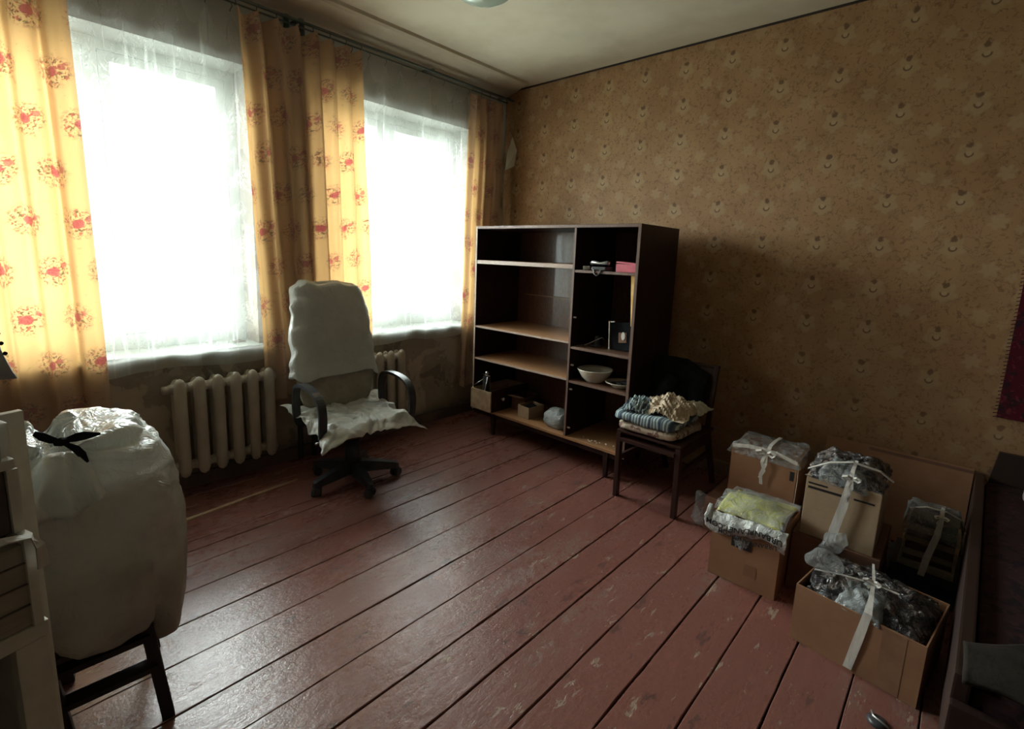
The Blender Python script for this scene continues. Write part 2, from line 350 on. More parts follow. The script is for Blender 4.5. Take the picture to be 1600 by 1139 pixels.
WP = m_wallpaper(); PIER = m_pier_wall(); CEIL = m_ceiling(); PLANK = m_planks(); CURT = m_curtain(); TULLE = m_tulle(); GLASS = m_glass()
FRAMEP = simple('white_window_paint', (.72, .78, .74), (.62, .68, .62), 7, .4, .1)
DARKGREEN = simple('dark_green_rod_paint', (.06, .10, .09), (.10, .11, .09), 9, .45, .1)
RADP = simple('cream_radiator_enamel', (.52, .48, .39), (.43, .38, .30), 5, .38, .15)
BASEB = simple('dark_baseboard_paint', (.075, .062, .055), (.13, .09, .07), 6, .5, .2)
CARC = m_wood('dark_varnished_cabinet_wood', (.034, .014, .011), (.014, .007, .006), .34, 2, .05, spec=.25)
CARCB = m_wood('varnished_back_panel', (.21, .115, .08), (.095, .045, .032), .22, 2, .6, 4.5)
EDGE = m_wood('worn_edge_banding', (.20, .125, .095), (.13, .075, .055), .35, 2)
EDGEL = m_wood('pale_worn_shelf_edge', (.46, .36, .30), (.30, .21, .16), .3, 1)
SHELF = m_wood('shelf_wood_along_grain', (.42, .23, .11), (.27, .13, .06), .36, 1, .25)
CHAIRW = m_wood('dark_chair_wood', (.046, .018, .013), (.022, .010, .008), .34, 2, .05, spec=.35)
DSHELF = m_wood('dark_shelf_wood', (.17, .085, .05), (.09, .045, .028), .36, 1, .2)
BLACKW = m_wood('blackened_stool_wood', (.022, .016, .015), (.012, .009, .009), .45, 2)
BEDW = m_wood('dark_bed_wood', (.032, .015, .011), (.018, .009, .007), .4, 0)
BLACKP = simple('black_chair_plastic', (.018, .022, .025), (.03, .035, .04), 14, .35, .1)
BEIGE = simple('beige_backrest_fabric', (.34, .30, .23), (.27, .235, .18), 12, .85, .3, 90)
CARD = m_card('brown_cardboard', (.28, .145, .08), (.23, .115, .06))
CARD2 = m_card('pale_brown_cardboard', (.38, .27, .17), (.30, .21, .13))
CARD3 = m_card('dark_brown_cardboard', (.17, .085, .055), (.13, .065, .045))
TAPE = simple('brown_packing_tape', (.20, .105, .06), (.25, .14, .085), 8, .25, .1)
def m_bag():
    t = NT('frosted_bag_over_brown_contents'); v = t.coord('Object'); Z = t.xyz(v)[2]; n = t.noise(v, 4, 4, .6); r_ = t.noise(t.mapv(v, (1, 1, .6)), 7, 4, .6, .8)
    full = t.step(t.math('ADD', Z, t.math('MULTIPLY', t.math('SUBTRACT', n, .5), .22)), .50, .42)
    c = t.mix(full, (.76, .79, .75), t.mix(t.step(n, .35, .65), (.47, .43, .365), (.36, .325, .27)))
    w1 = t.noise(v, 13, 3, .6, 1.6); cr_ = t.math('SUBTRACT', 1, t.math('ABSOLUTE', t.math('MULTIPLY', t.math('SUBTRACT', w1, .5), 4)), clamp=True)
    nrm = t.bump(t.math('ADD', t.math('ADD', r_, t.math('MULTIPLY', w1, .4)), t.math('MULTIPLY', cr_, t.math('ADD', .12, t.math('MULTIPLY', t.math('SUBTRACT', 1, full), .35)))), .8, .012)
    return t.done(t.mixs(.33, t.pbr(c, .27, nrm, spec=.7), t.shader('ShaderNodeBsdfTranslucent', Color=c, Normal=nrm)))
BAG = m_bag()
COVER = m_plastic('thin_white_dust_cover_plastic', (.84, .86, .83), (.74, .76, .73), .48, None, 5, .24, .7, 8, .8, 3)
CLEARP = m_plastic('clear_crinkled_plastic', (.55, .57, .56), (.36, .38, .38), .3, .03, 8, .15, .9, 15, .9)
GREYP = m_plastic('grey_blue_crinkled_plastic', (.50, .54, .54), (.26, .29, .30), .25, None, 10, .2, .8, 17, .9)
FILM = m_print_film()
RIB = simple('white_cloth_ribbon', (.60, .57, .52), (.45, .42, .38), 30, .75, .3, 120, stretch=(1, 1, .2))
BLACKC = simple('black_cloth', (.007, .008, .010), (.014, .014, .017), 12, .9, .4, 60, spec=.15)
STRIPE = m_stripe()
FLORAL = m_flecked('brown_floral_cushion', (.40, .32, .24), (.16, .09, .07), (.50, .44, .36))
TAN = simple('tan_linen', (.52, .42, .30), (.40, .31, .21), 10, .9, .4, 70)
LACE = simple('pale_lace_linen', (.66, .62, .50), (.50, .45, .34), 30, .9, .5, 90)
ENAMEL = simple('cream_enamel', (.62, .58, .47), (.52, .47, .37), 5, .25, .05, spec=.7)
PINK = simple('pink_cardboard', (.85, .24, .30), (.7, .14, .2), 6, .5, .1)
DARKM = simple('dark_grey_plastic', (.035, .037, .04), (.06, .06, .062), 9, .35, .1)
CHROME = simple('chrome_metal', (.72, .74, .75), None, 8, .18, 0, metal=1)
SILVER = simple('dull_silver', (.50, .50, .49), (.38, .38, .38), 8, .35, .1, metal=.8)
WHITEK = simple('white_knob_plastic', (.75, .73, .68), None, 8, .3, 0)
CREAMW = simple('chalky_cream_paint', (.62, .60, .50), (.50, .475, .39), 6, .6, .25, 18)
CREAMP = simple('brown_paper_board', (.33, .29, .22), (.26, .22, .165), 6, .8, .3, 30, stretch=(.3, 1, 4))
INSET = simple('dark_brown_inset', (.09, .065, .05), (.07, .05, .04), 6, .6, .2)
INK = simple('black_print_ink', (.012, .012, .013), None, 8, .5, 0)
RED = m_flecked('dark_red_rug_pile', (.075, .008, .014), (.03, .012, .016), (.12, .02, .025), 30)
BED = m_flecked('dark_burgundy_bedspread', (.035, .016, .017), (.02, .012, .014), (.05, .022, .02), 18)
GREYB = simple('grey_brown_wool', (.035, .029, .024), (.024, .02, .017), 9, 1, .4, 80, spec=.05)
PALEC = simple('pale_pink_cloth', (.40, .30, .28), (.30, .2, .19), 14, .9, .4, 60)
YEL = simple('yellow_printed_paper', (.72, .70, .18), (.52, .52, .15), 16, .5, .2)
YSTRIP = simple('strip_yellow', (.95, .62, .22), (.85, .5, .15), 20, .6, .1)
LATH = simple('bare_pale_wood', (.50, .37, .24), (.36, .24, .15), 12, .7, .2, stretch=(.2, 1, 1))
LAMPG = simple('pale_green_glass_shade', (.52, .62, .52), (.48, .58, .49), 4, .18, 0, spec=.7)
SOIL = simple('dark_subfloor', (.02, .014, .012), None, 8, .9, 0)
GREYC = simple('pale_grey_cloth', (.50, .54, .52), (.40, .44, .43), 9, .85, .3, 60)

# ================================================================== the room
XR, YW, ZC = 3.548, 3.40, 2.99
XB, YF = -1.3, -1.6
fl = tag(MB().box(XB-.1, XR+.1, YF-.1, YW+.1, -.12, -.034).build('floor', SOIL), kind='structure')
seams = [3.4, 3.27, 3.13, 3.02, 2.925, 2.739, 2.647, 2.514, 2.32, 2.118, 1.914, 1.682, 1.484, 1.286, 1.082, .887, .694, .5, .302, .112, -.085, -.28, -.48, -.68, -.88, -1.08, -1.28, -1.48, -1.6]
for k in range(len(seams)-1):
    y1, y0 = seams[k], seams[k+1]; n = 56
    wide = .0012 if k < 8 else .0014+.002*random.random()
    if k in (16, 17): wide = .0045
    vs = []; dz = random.uniform(-.0015, .0015)
    L = [XB+(XR-XB)*i/n for i in range(n+1)]
    for i, x in enumerate(L):
        a = y0+wide*.5+abs(nz((x*2.3, k, 0), 1.9))*.005+max(0, nz((x*9, k, 3), 1.3))*.005; b = y1-wide*.5-abs(nz((x*2.1, k, 7), 2.3))*.005
        vs += [(x, a, -.034), (x, b, -.034), (x, b, dz-.002), (x, b-.0025, dz), (x, a+.0025, dz), (x, a, dz-.002)]
    fs = [(i*6+q, i*6+(q+1) % 6, i*6+6+(q+1) % 6, i*6+6+q) for i in range(n) for q in range(6)]+[(5, 4, 3, 2, 1, 0), tuple(n*6+q for q in range(6))]
    MB().add(vs, fs).build('floorboard', PLANK, fl)
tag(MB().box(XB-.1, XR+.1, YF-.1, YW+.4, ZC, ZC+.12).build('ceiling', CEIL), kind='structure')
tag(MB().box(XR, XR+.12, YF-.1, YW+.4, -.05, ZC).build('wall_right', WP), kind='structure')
tag(MB().box(XB-.12, XB, YF-.1, YW+.4, -.05, ZC).build('wall_back', simple('cream_plaster', (.42, .38, .32), (.36, .32, .26), 3, .8, .1)), kind='structure')
tag(MB().box(XB, XR, YF-.12, YF, -.05, ZC).build('wall_front', simple('tan_plaster', (.16, .12, .09), (.12, .09, .06), 3, .8, .1)), kind='structure')
W = [(-.16, 1.26), (1.68, 3.10)]; WZ0, WZ1 = .865, 2.572; YO = 3.80
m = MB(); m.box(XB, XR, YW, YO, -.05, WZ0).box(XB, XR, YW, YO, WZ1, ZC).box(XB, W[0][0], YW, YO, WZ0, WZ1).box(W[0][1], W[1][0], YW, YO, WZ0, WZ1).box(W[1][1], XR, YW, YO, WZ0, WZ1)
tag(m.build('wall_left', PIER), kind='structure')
# rounded plaster cove along the window wall
prof = [(3.40, 2.925), (3.34, 2.935), (3.2, 2.95), (3.12, 2.957), (3.085, 2.962), (3.06, 2.972), (3.05, 2.99), (3.40, 2.99)]
vs = [(x, y, z) for x in (XB, XR-.10) for y, z in prof]+[(XR-.03, 3.36+(y-3.36)*.45, z) for y, z in prof]+[(XR, 3.395, 2.985+(z-2.985)*.1) for y, z in prof]
n = len(prof); fs = [(j*n+i, j*n+(i+1) % n, j*n+n+(i+1) % n, j*n+n+i) for j in range(3) for i in range(n)]+[tuple(range(n))]
tag(MB().add(vs, fs).build('trim_1', CEIL, smooth=False), kind='structure')
tag(MB().box(XR-.008, XR, YF, YW, ZC-.012, ZC).build('trim_2', simple('dark_cornice_line', (.03, .018, .012), None, 5, .6, 0)), kind='structure')
tag(MB().box(XB, XR, YW-.02, YW, 0.0, .088, bev=.004).build('baseboard_left', BASEB), kind='structure')
tag(MB().box(XR-.02, XR, YF, YW-.02, 0.0, .095, bev=.004).build('baseboard_right', simple('ochre_baseboard', (.30, .22, .12), (.2, .13, .07), 7, .5, .2)), kind='structure')
tag(MB().box(XB, XB+.02, YF, YW-.02, 0.0, .09, bev=.004).build('baseboard_back', BASEB), kind='structure')
tag(MB().box(XB+.02, XR-.02, YF, YF+.02, 0.0, .09, bev=.004).build('baseboard_front', BASEB), kind='structure')
# windows
for i, (x0, x1) in enumerate(W):
    zb, zt = .90, WZ1; ya, yb = 3.62, 3.70; fr = .055
    m = MB(); m.box(x0, x0+fr, ya, yb, zb, zt).box(x1-fr, x1, ya, yb, zb, zt).box(x0+fr, x1-fr, ya, yb, zb, zb+fr).box(x0+fr, x1-fr, ya, yb, zt-fr, zt)
    xm = (x0+x1)/2
    m.box(xm-.03, xm+.03, ya, yb, zb+fr, zt-fr)
    win = tag(m.build('window_%d' % (i+1), FRAMEP), kind='structure')
    sill = MB().box(x0-.02 if i else x0-.02, x1+.02, 3.345, 3.62, .838, .866, bev=.004).box(x0, x1, 3.62, 3.72, .866, .90).build('window_sill', FRAMEP, win)
    for a, b in ((x0+fr, xm-.03), (xm+.03, x1-fr)):
        s = .05; c0, c1 = zb+fr, zt-fr; a += .003; b -= .003; c0 += .003; c1 -= .003
        cs = MB().box(a, a+s, ya+.005, yb-.02, c0, c1).box(b-s, b, ya+.005, yb-.02, c0, c1).box(a+s, b-s, ya+.005, yb-.02, c0, c0+s).box(a+s, b-s, ya+.005, yb-.02, c1-s, c1).build('casement', FRAMEP, win)
        MB().box(a+s, b-s, ya+.03, ya+.034, c0+s, c1-s).build('pane', GLASS, cs)
# heating riser behind the curtains and curtain rail
o = MB().tube([(1.50, 3.37, .0), (1.50, 3.37, 2.96)], .017, 10).build('heating_pipe', DARKGREEN, smooth=True)
tag(o, 'dark painted heating pipe rising to the ceiling between the windows, left of its twin', 'pipe', 'riser pipes')
o = MB().tube([(1.60, 3.37, .0), (1.60, 3.37, 2.96)], .017, 10).build('heating_pipe', DARKGREEN, smooth=True)
tag(o, 'dark painted heating pipe rising to the ceiling between the windows, right of its twin', 'pipe', 'riser pipes')
rail = thing('curtain_rail', 'dark green double curtain rail running above both windows', 'curtain rail', (0, 0, 0))
MB().box(XB+.02, 3.50, 3.255, 3.275, 2.873, 2.885).build('rail_bar', DARKGREEN, rail)
MB().tube([(XB+.02, 3.335, 2.875), (3.50, 3.335, 2.875)], .006, 8).build('rail_wire', DARKGREEN, rail)
for x in (-.9, .35, 1.55, 2.58, 3.44): MB().bar((x, 3.40, 2.905), (x, 3.26, 2.892), .022, .012).build('bracket', DARKGREEN, rail)

# ------------------------------------------------------------------ lace sheers and curtains
def sheer(name, x0, x1, label, seed, hooks):
    root = thing(name, label, 'net curtain', ((x0+x1)/2, 3.35, .76))
    L = x1-x0; cx = (x0+x1)/2
    def fn(u, v):
        x = x0+u*L; hk = u*hooks; sag = abs(math.sin(PI*hk))**.8*.125*(1 if .0 < u < 1 else 0)*(.4+.9*abs(nz((hk//1, seed, 3), .7))*2)
        top = 2.845-sag; low = .775+.012*math.sin(x*9+seed)+.008*nz((x*6, 1, seed))
        z = low+(top-low)*v
        y = 3.352+.010*math.sin(x*34+seed+2*nz((x*3, v*2, seed)))*(.35+.65*v)+.014*nz((x*5, z*1.2, seed))
        y -= .022*min(1, max(0, 1.15-z)/.25)+.006*max(0, 1-abs(z-.86)/.05)
        return (x-cx, y-3.35, z-.76)
    MB().grid(fn, int(L*90), 46, lambda u, v: (u*L*1.15+seed, v*2.07)).build('lace_panel', TULLE, root, smooth=True)
    m = MB()
    for k in range(hooks+1):
        x = x0+L*k/hooks-cx; m.tube([(x, -.015, 2.868-.76), (x+.006, -.012, 2.855-.76), (x, -.006, 2.845-.76), (x-.004, .0, 2.828-.76)], .0025, 5)
    m.build('clip_row', DARKM, root, kind='stuff')
sheer('net_curtain', -.25, 1.30, 'white lace net curtain over the left window', 1, 12)
sheer('net_curtain', 1.66, 3.16, 'white lace net curtain over the right window beside the bookcase', 5, 11)

def curtain(xt0, xt1, xb0, xb1, zb, label, seed, pl, depth=.028, zt=2.852, zb2=None, side=None):
    root = thing('curtain', label, 'curtain', ((xt0+xt1)/2, 3.28, zb), group='orange rose print curtains')
    cx = (xt0+xt1)/2; zb2 = zb if zb2 is None else zb2
    def fn(u, v):
        z = (zb+(zb2-zb)*u)+(zt-.03*abs(math.sin(PI*u*pl))-(zb+(zb2-zb)*u))*v
        z += (.01*math.sin(u*20+seed) if v == 0 else 0)
        k = v**1.3; a = xb0+(xt0-xb0)*k; b = xb1+(xt1-xb1)*k
        x = a+(b-a)*(u+.012*math.sin(u*2*PI*pl+1.3))
        ph = 2*PI*pl*u+seed+2.6*nz((u*1.8, v*.6, seed)); am = .35+1.3*abs(nz((u*2.7, v*.4, seed+5)))*1.6
        y = 3.288+depth*am*(math.sin(ph)+.35*math.sin(2.1*ph+1))*(.6+.4*v)+.022*nz((x*4, z*1.1, seed+2))+.004*nz((x*30, z*3, seed))
        return (x-cx, y-3.28, z-zb)
    W = max(xt1-xt0, xb1-xb0)*1.25
    MB().grid(fn, int(pl*16), 60, lambda u, v: (u*W+seed*.13, v*(zt-zb)+seed*.07)).build('cloth', CURT, root, smooth=True)
    m = MB()
    for k in range(int(pl)+1):
        x = xt0+(xt1-xt0)*k/int(pl)-cx; m.tube([(x, -.01, 2.873-zb), (x+.005, -.006, 2.86-zb), (x, 0, 2.843-zb)], .0025, 5)
    m.build('clip_row', DARKM, root, kind='stuff')
curtain(-.42, .425, -.40, .445, .50, 'orange rose-print curtain left of the left window, behind the tied bag', 1.3, 7, .028)
curtain(1.17, 1.965, 1.235, 2.02, .47, 'orange rose-print curtain between the two windows, behind the office chair', 4.1, 7, .026, zb2=.62)
curtain(3.005, 3.42, 2.93, 3.40, .30, 'orange rose-print curtain in the corner beside the bookcase', 8.2, 4, .024)

# ------------------------------------------------------------------ radiators
def radiator(x0, n, label):
    root = thing('radiator', label, 'radiator', (x0+n*.0495, 3.30, .13))
    for k in range(n):
        x = -n*.0495+.0495+k*.099; m = MB()
        def col(yc, rx, ry, z0, z1):
            vs = []; N = 12
            prof = [(0.15, z0), (.7, z0+.012), (1, z0+.04), (1, z1-.05), (.85, z1-.022), (.45, z1-.005), (.1, z1)]
            for s_, z in prof:
                for q in range(N): a = 2*PI*q/N; vs.append((x+rx*s_*math.cos(a), yc+ry*s_*math.sin(a), z))
            fs = [(i*N+q, i*N+(q+1) % N, (i+1)*N+(q+1) % N, (i+1)*N+q) for i in range(len(prof)-1) for q in range(N)]+[tuple(range(N))[::-1], tuple((len(prof)-1)*N+q for q in range(N))]
            m.add(vs, fs)
        col(-.048, .033, .026, .0, .60); col(.028, .030, .024, .01, .585)
        m.tube([(x-.0495, -.01, .535), (x-.02, -.01, .535), (x+.02, -.01, .535), (x+.0495, -.01, .535)], [.026, .033, .033, .026], 10)
        m.tube([(x-.0495, -.01, .06), (x-.02, -.01, .06), (x+.02, -.01, .06), (x+.0495, -.01, .06)], [.026, .033, .033, .026], 10)
        m.box(x-.006, x+.006, -.04, .03, .05, .55)
        m.build('radiator_section', RADP, root, smooth=True)
    MB().lathe([(.0, 0), (.02, 0), (.02, .03), (.0, .03)], (0, 0, 0), 10)
    MB().tube([(-n*.0495-.03, -.01, .535), (-n*.0495, -.01, .535)], .024, 10).build('end_cap', RADP, root, smooth=True)
    MB().tube([(-n*.0495-.02, -.01, .06), (-n*.0495, -.01, .06)], .022, 10).build('end_cap', RADP, root, smooth=True)
    return root
radiator(.71, 6, 'cream cast-iron radiator under the left window')
radiator(1.735, 6, 'cream cast-iron radiator under the right window, mostly behind the office chair')

# ================================================================== bookcase
bx0, bx1, by0, by1 = 2.85, 3.39, 1.555, 3.005; yd = 2.03; zt = 1.725
bc = thing('bookcase', 'tall dark-stained open bookcase with two bays against the wallpapered wall', 'bookcase', (3.12, 2.28, 0))
def B(name, x0, x1, y0, y1, z0, z1, mat, bev=.002, label=None):
    return MB().box(x0-3.12, x1-3.12, y0-2.28, y1-2.28, z0, z1, bev=bev).build(name, mat, bc, label=label)
B('side_panel', bx0, bx1, by0-.022, by0, .175, zt, CARC); B('side_panel', bx0, bx1, by1, by1+.018, .175, zt, CARC)
B('divider', bx0+.002, bx1-.012, yd-.009, yd+.009, .206, zt-.022, CARC)
B('top_panel', bx0, bx1, by0, by1, zt-.022, zt, CARC)
B('bottom_panel', bx0, bx1-.012, by0, by1, .186, .206, SHELF)
B('back_panel', bx1-.012, bx1-.002, by0, by1, .186, zt-.022, CARCB, 0)
for z, d0 in ((1.423, 0), (.893, 0), (.622, 0)):
    B('shelf', bx0+.004+d0, bx1-.013, yd+.009, by1, z, z+.016 if z != 1.423 else z+.03, SHELF)
B('shelf_batten', bx1-.045, bx1-.013, yd+.009, by1-.10, 1.160, 1.166, SHELF, 0)
for z in (1.418, .878, .630):
    B('shelf', bx0+.004, bx1-.013, by0, yd-.009, z-.018, z, DSHELF)
for z in (.622, .893, 1.423): B('shelf_edge', bx0, bx0+.0035, yd+.009, by1, z+.001, z+(.015 if z < 1.4 else .029), EDGEL, 0, 'pale worn shelf edge')
B('top_edge', bx0-.003, bx0-.0005, by0, by1, zt-.020, zt-.002, EDGE, 0); B('side_edge', bx0-.003, bx0-.0005, by1+.001, by1+.017, .18, zt-.002, EDGEL, 0, 'pale worn edge'); B('side_edge', bx0-.003, bx0-.0005, by0-.021, by0-.001, .18, zt-.002, EDGE, 0)
B('divider_edge', bx0-.002, bx0+.0015, yd-.008, yd+.008, .207, zt-.023, EDGE, 0)
for z in (1.418, .878, .630): B('shelf_edge', bx0, bx0+.0035, by0+.001, yd-.010, z-.017, z-.001, EDGE, 0)
B('plinth_rail', bx0+.012, bx0+.03, by0, by1, .150, .186, CARC)
for y in (1.68, 2.78):
    for x in (bx0+.022, bx1-.06):
        X_ = x-3.12; Y_ = y-2.28
        MB().hexa([Vector(p) for p in ((X_-.012, Y_-.012, 0), (X_+.012, Y_-.012, 0), (X_+.012, Y_+.012, 0), (X_-.012, Y_+.012, 0), (X_-.02, Y_-.02, .185), (X_+.02, Y_-.02, .185), (X_+.02, Y_+.02, .185), (X_-.02, Y_+.02, .185))]).build('leg', CARC, bc)
for (y, z) in ((2.02, 1.085), (2.02, .56), (2.02, .27), (2.02, .74)): MB().tube([(bx0+.02-3.12, y-2.28, z), (bx0+.02-3.12, y-2.30, z)], .006, 8).build('dowel_cap', WHITEK, bc)

# things on the bookcase
pk = thing('small_box', 'pink cardboard box on the top right shelf of the bookcase', 'box', (2.95, 1.652, 1.418), .08)
MB().box(-.05, .07, -.07, .075, 0, .052, bev=.002).build('carton', PINK, pk); MB().box(-.052, .072, -.072, .077, .053, .064, Matrix.Rotation(.07, 4, 'X'), bev=.002).build('lid', PINK, pk)
ph = thing('telephone', 'dark handset telephone with trailing cord beside the pink box', 'telephone', (2.93, 1.85, 1.418))
MB().box(-.05, .05, -.055, .055, 0, .028, bev=.006).build('body', DARKM, ph)
MB().tube([(-.02, -.07, .05), (-.03, -.055, .056), (-.03, 0, .05), (-.03, .055, .056), (-.02, .07, .05)], [.016, .014, .009, .014, .016], 10).build('handset', SILVER, ph, smooth=True)
MB().tube([(-.045, .05, .006), (-.07, .03, .006), (-.082, .01, .004), (-.088, .005, -.02), (-.090, -.015, -.032), (-.088, -.035, -.02), (-.083, -.045, .004), (-.03, -.09, .006)], .005, 8).build('cord', DARKM, ph, smooth=True)
ch = thing('phone_charger', 'small grey plug-in charger at the left end of the top right shelf', 'charger', (2.92, 1.965, 1.418), .3)
MB().box(-.02, .02, -.025, .025, 0, .03, bev=.005).build('body', SILVER, ch); MB().tube([(0, -.025, .01), (-.03, -.045, .006), (-.035, -.02, .004)], .003, 6).build('cable', DARKM, ch)
fr = thing('framed_plaque', 'black plaque with a silver edge leaning in the right bay', 'plaque', (3.0, 1.70, .878), 0)
R = Matrix.Rotation(-.12, 4, 'X') @ Matrix.Rotation(.1, 4, 'Y')
MB().box(-.006, .006, -.085, .085, .0, .195, R, bev=.002).build('board', BLACKC, fr)
MB().box(-.016, -.004, .082, .092, .008, .205, R, bev=.002).build('edge_strip', SILVER, fr); MB().box(-.014, -.004, .045, .09, .196, .204, R, bev=.002).build('edge_strip', SILVER, fr)
MB().box(-.010, -.0065, -.045, .015, .055, .125, R).build('badge', TAPE, fr)
mm = MB(); mm.lathe([(.0, 0), (.018, 0), (.018, .004), (.0, .004)], n=16)
mm.v = [tuple(R @ (Matrix.Translation((-.010, -.022, .10)) @ Matrix.Rotation(-PI/2, 4, 'Y') @ Matrix.Diagonal((1.6, .8, 1, 1))) @ Vector(v)) for v in mm.v]; mm.build('emblem', WHITEK, fr, smooth=False)
ys = MB().hexa([Vector(p) for p in ((0, -.010, 0), (.002, -.010, 0), (.002, .014, 0), (0, .014, 0), (0, .010, .328), (.002, .010, .328), (.002, .036, .328), (0, .036, .328))])  # narrow upright slab, bright yellow over its whole length
o = ys.build('yellow_strip', YSTRIP); o.location = (2.895, 1.570, 1.071); tag(o, 'narrow yellow strip upright inside the right side of the bookcase', 'paper')
cb = thing('folded_paper', 'folded brown card leaning behind the black plaque', 'card', (3.06, 1.64, .878)); MB().box(-.004, .004, -.03, .02, 0, .24, Matrix.Rotation(.1, 4, 'X')).build('sheet', CARD2, cb)
gl = thing('wire_stand', 'small dark wire stand on the middle right shelf', 'stand', (3.0, 1.91, .878))
MB().tube([(-.05, .055, .006), (-.02, .0, .04), (0, -.05, .07), (.02, -.07, .05)], .003, 6).build('wire_arm', SILVER, gl, smooth=True)
MB().lathe([(.0, 0), (.045, 0), (.05, .006), (.02, .012), (.016, .07), (.0, .075)], (.02, 0, 0), 18).build('base', DARKM, gl, smooth=True)
bo = thing('bowl', 'cream enamel bowl on the lower right shelf of the bookcase', 'bowl', (2.965, 1.875, .630))
MB().lathe([(.0, 0), (.055, 0), (.062, .004), (.095, .035), (.118, .075), (.125, .088), (.128, .092), (.124, .094), (.112, .075), (.09, .037), (.055, .010), (0, .008)], n=36).build('bowl_body', ENAMEL, bo, smooth=True)
pl = thing('plate', 'cream rimmed dish holding dark scraps, beside the bowl', 'dish', (2.965, 1.665, .630))
MB().lathe([(.0, 0), (.05, 0), (.055, .004), (.08, .024), (.105, .036), (.108, .040), (.1, .040), (.075, .028), (.05, .010), (0, .008)], n=32).build('dish_body', ENAMEL, pl, smooth=True)
m = MB()
for k in range(7):
    a = k*2.4; r = .045*math.sqrt(k/7); c = Vector((r*math.cos(a), r*math.sin(a), .022+.006*(k % 3))); m.box(-.022, .022, -.012, .012, -.005, .008, Matrix.Translation(c) @ Matrix.Rotation(a*1.7, 4, 'Z') @ Matrix.Rotation(.4*math.sin(a), 4, 'X'), bev=.002)
m.build('scraps', DARKM, pl, kind='stuff')
m = MB()
for k in range(12): x, y = 2.89+.05*random.random(), 1.63+.3*random.random(); m.box(x, x+.006, y, y+.01, .2062, .211)
tag(m.build('paper_crumbs', WHITEK), 'white crumbs of paper on the bottom board of the right bay', 'crumbs', kind='stuff')
# left bottom bay
dr = thing('loose_drawer', 'loose wooden drawer turned sideways at the bottom left of the bookcase', 'drawer', (2.835, 3.0, .2065))
MB().box(-.02, -.008, -.232, -.0, .0, .17, bev=.002).build('drawer_side', LATH, dr, label='pale plywood drawer side')
MB().box(-.008, .44, -.246, -.232, .0, .185, bev=.003).build('drawer_front', CARC, dr)
MB().box(-.008, .43, -.232, -.004, .0, .008).build('drawer_bottom', LATH, dr); MB().box(.43, .44, -.232, -.004, .0, .17).build('drawer_side', LATH, dr)
MB().box(-.021, .44, -.004, .003, .0, .17).build('drawer_back', LATH, dr)
MB().lathe([(0, 0), (.006, 0), (.006, .012), (.013, .016), (.013, .024), (0, .027)], n=14).build('knob', WHITEK, dr, True)
k = dr.children[-1]; k.location = (.10, -.247, .10); k.rotation_euler = (PI/2, 0, 0)
ts = thing('chrome_stand', 'chrome folding stand sticking out of the loose drawer', 'stand', (2.90, 2.88, .2155))
MB().tube([(-.075, -.03, .16), (-.05, -.02, .20), (-.03, -.02, .275), (-.01, -.02, .275), (.03, -.025, .02)], .005, 8).build('leg', CHROME, ts, smooth=True)
MB().tube([(-.04, .02, .02), (-.03, .03, .17), (-.02, .03, .275)], .005, 8).build('leg', CHROME, ts, smooth=True)
MB().tube([(-.08, .105, .178), (-.03, .03, .245)], .004, 8).build('leg', CHROME, ts, smooth=True)
MB().tube([(-.03, -.045, .28), (-.03, .045, .28)], .007, 8).build('crossbar', CHROME, ts, smooth=True)
MB().lathe([(0, 0), (.014, 0), (.02, .012), (.014, .026), (0, .03)], (-.03, -.01, .288), 14).build('head', CHROME, ts, smooth=True)
MB().box(-.045, .0, -.015, .025, .12, .27, bev=.005).build('body', DARKM, ts)
def carton(name, label, loc, sx, sy, sz, mat, rz=0, flaps=None, group=None, tape=None, fill=None):
    r = thing(name, label, 'box', loc, rz, group); t = .005
    MB().box(0, t, -sy/2, sy/2, 0, sz).build('panel', mat, r); MB().box(sx-t, sx, -sy/2, sy/2, 0, sz).build('panel', mat, r)
    MB().box(t, sx-t, -sy/2, -sy/2+t, 0, sz).build('panel', mat, r); MB().box(t, sx-t, sy/2-t, sy/2, 0, sz).build('panel', mat, r)
    MB().box(t, sx-t, -sy/2+t, sy/2-t, 0, t).build('base', mat, r)
    if tape: MB().box(-.0012, 0, tape[0], tape[1], tape[2], tape[3]).build('tape', TAPE, r)
    if fill: MB().box(t+.001, sx-t-.001, -sy/2+t+.001, sy/2-t-.001, t+.001, sz*fill).build('contents', DARKM, r)
    return r
c = carton('open_carton', 'small open tan carton on the bottom shelf left bay', (2.93, 2.505, .2065), .17, .13, .095, CARD2, -.12, fill=.5)
m = MB().box(-.05, .05, -.05, .045, 0, .03, bev=.01); crumple(m, .02, 20, 3); o = m.build('dark_cloth', BLACKC, c, smooth=True); o.location = (.085, 0, .055)
c = carton('open_carton', 'dark open carton with raised flap behind the small tan carton', (3.04, 2.66, .2065), .2, .14, .12, CARD3, .05)
o = MB().box(-.06, 0, -.07, .07, 0, .004, Matrix.Rotation(.15, 4, 'Y')).build('flap', CARD3, c); o.location = (0, 0, .12)
